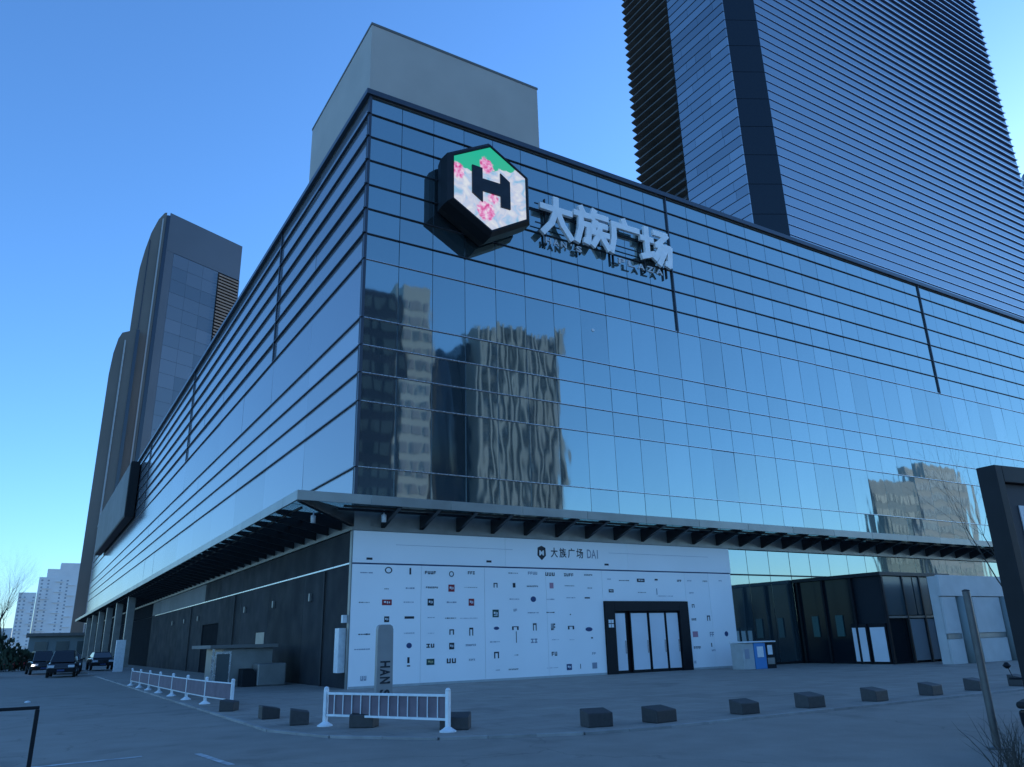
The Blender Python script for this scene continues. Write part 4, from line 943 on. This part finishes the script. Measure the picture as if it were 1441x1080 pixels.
# black advertising light box right
bxs = thing('advertising_light_box', 'tall black advertising light box with a pale screen at the right edge', 'light box', (4.74, -24.0, zr), R(-6))
MB().box(-1.2, -.18, 0, -1.0, .18, 4.56).box(1.0, -.18, 0, 1.2, .18, 4.56).box(-.998, -.18, 4.25, .998, .18, 4.56).box(-.998, -.18, 0, .998, .18, .7).build('outer_frame', 'black', bxs, .012)
MB().box(-.99, -.08, .72, .99, .1, 4.24).build('dark_panel', 'ink', bxs)
MB().box(-.62, -.10, .95, .8, -.085, 3.85).build('pale_screen', 'white_board2', bxs)
# grey post
po = thing('grey_post', 'bare grey metal post standing on the road edge near the right edge', 'post', (1.5, -24.2, zr))
MB().tube((0, 0, 0), (0, 0, 2.28), .055, .055, 16).build('tube', 'post_grey', po); MB().lathe((0, 0, 0), [(.13, 0), (.13, .02), (.06, .04)], 16).build('foot_flange', 'post_grey', po); MB().lathe((0, 0, 2.285), [(.058, 0), (.058, .02), (.02, .035)], 14).build('cap', 'frame', po)
# shrub of bare twigs
def shrub(loc, n, h, label):
    t = thing('twiggy_shrub', label, 'shrub', loc); rn = random.Random(8); b = MB(); st = MB()
    for k in range(n):
        a = rn.uniform(0, 6.28); p = Vector((rn.gauss(0, .1), rn.gauss(0, .1), 0)); d = Vector((math.cos(a) * rn.uniform(.1, .8), math.sin(a) * rn.uniform(.1, .8), 1)).normalized(); r = rn.uniform(.004, .009); L = h * rn.uniform(.5, 1.1)
        for s in range(4):
            d = (d + Vector((rn.gauss(0, .15), rn.gauss(0, .15), rn.gauss(0, .08)))).normalized(); e = p + d * L / 4; (st if s < 1 else b).tube(p, e, r, r * .75, 4, False); r *= .75; p = e
            if s > 0:
                d2 = (d + Vector((rn.gauss(0, .5), rn.gauss(0, .5), rn.gauss(0, .3)))).normalized(); b.tube(p, p + d2 * L * .18, r * .7, r * .3, 3, False)
    st.build('stems', 'bark', t)['kind'] = 'stuff'; b.build('twigs', 'bark', t)['kind'] = 'stuff'
shrub((-.42, -25.4, zr), 70, .62, 'bare twiggy shrub at the bottom right beside the grey post')
# scooter, mostly cut off by the right edge
sc = thing('electric_scooter', 'dark electric scooter half cut off by the right edge', 'scooter', (1.22, -25.0, zr), R(20))
for x in (-.55, .6):
    w_ = MB().lathe((0, 0, -.05), [(.14, 0), (.22, .01), (.225, .05), (.22, .09), (.14, .1)], 18).build('wheel', 'rubber', sc, loc=(x, 0, .225)); w_.rotation_euler = (math.pi/2, 0, 0)
    MB().lathe((0, 0, -.055), [(.02, 0), (.13, 0), (.13, .11), (.02, .11)], 12).build('rim', 'chrome', w_)
MB().prism([(-.62, -.13, .45), (-.35, -.13, .28), (.2, -.13, .24), (.42, -.13, .3), (.5, -.13, .62), (.36, -.13, .62), (.22, -.13, .36), (-.05, -.13, .38), (-.12, -.13, .62), (-.7, -.13, .66)], (0, .26, 0)).build('body', 'car_black', sc, .04)
MB().box(-.68, -.14, .67, -.05, .14, .76).build('seat', 'rubber', sc, .035)
MB().tube((.6, 0, .3), (.42, 0, .98), .025).build('fork', 'frame', sc); MB().tube((.42, -.3, 1.0), (.42, .3, 1.0), .016).build('handlebar', 'black', sc)
for y in (-.3, .3): MB().tube((.42, y * .8, 1.0), (.45, y, 1.18), .006).lathe((.45, y, 1.18), [(.02, -.04), (.06, 0), (.02, .05)], 10).build('mirror', 'black', sc)
MB().lathe((.58, 0, .78), [(.02, -.06), (.08, 0), (.02, .06)], 12).build('headlamp', 'lamp_clear', sc)
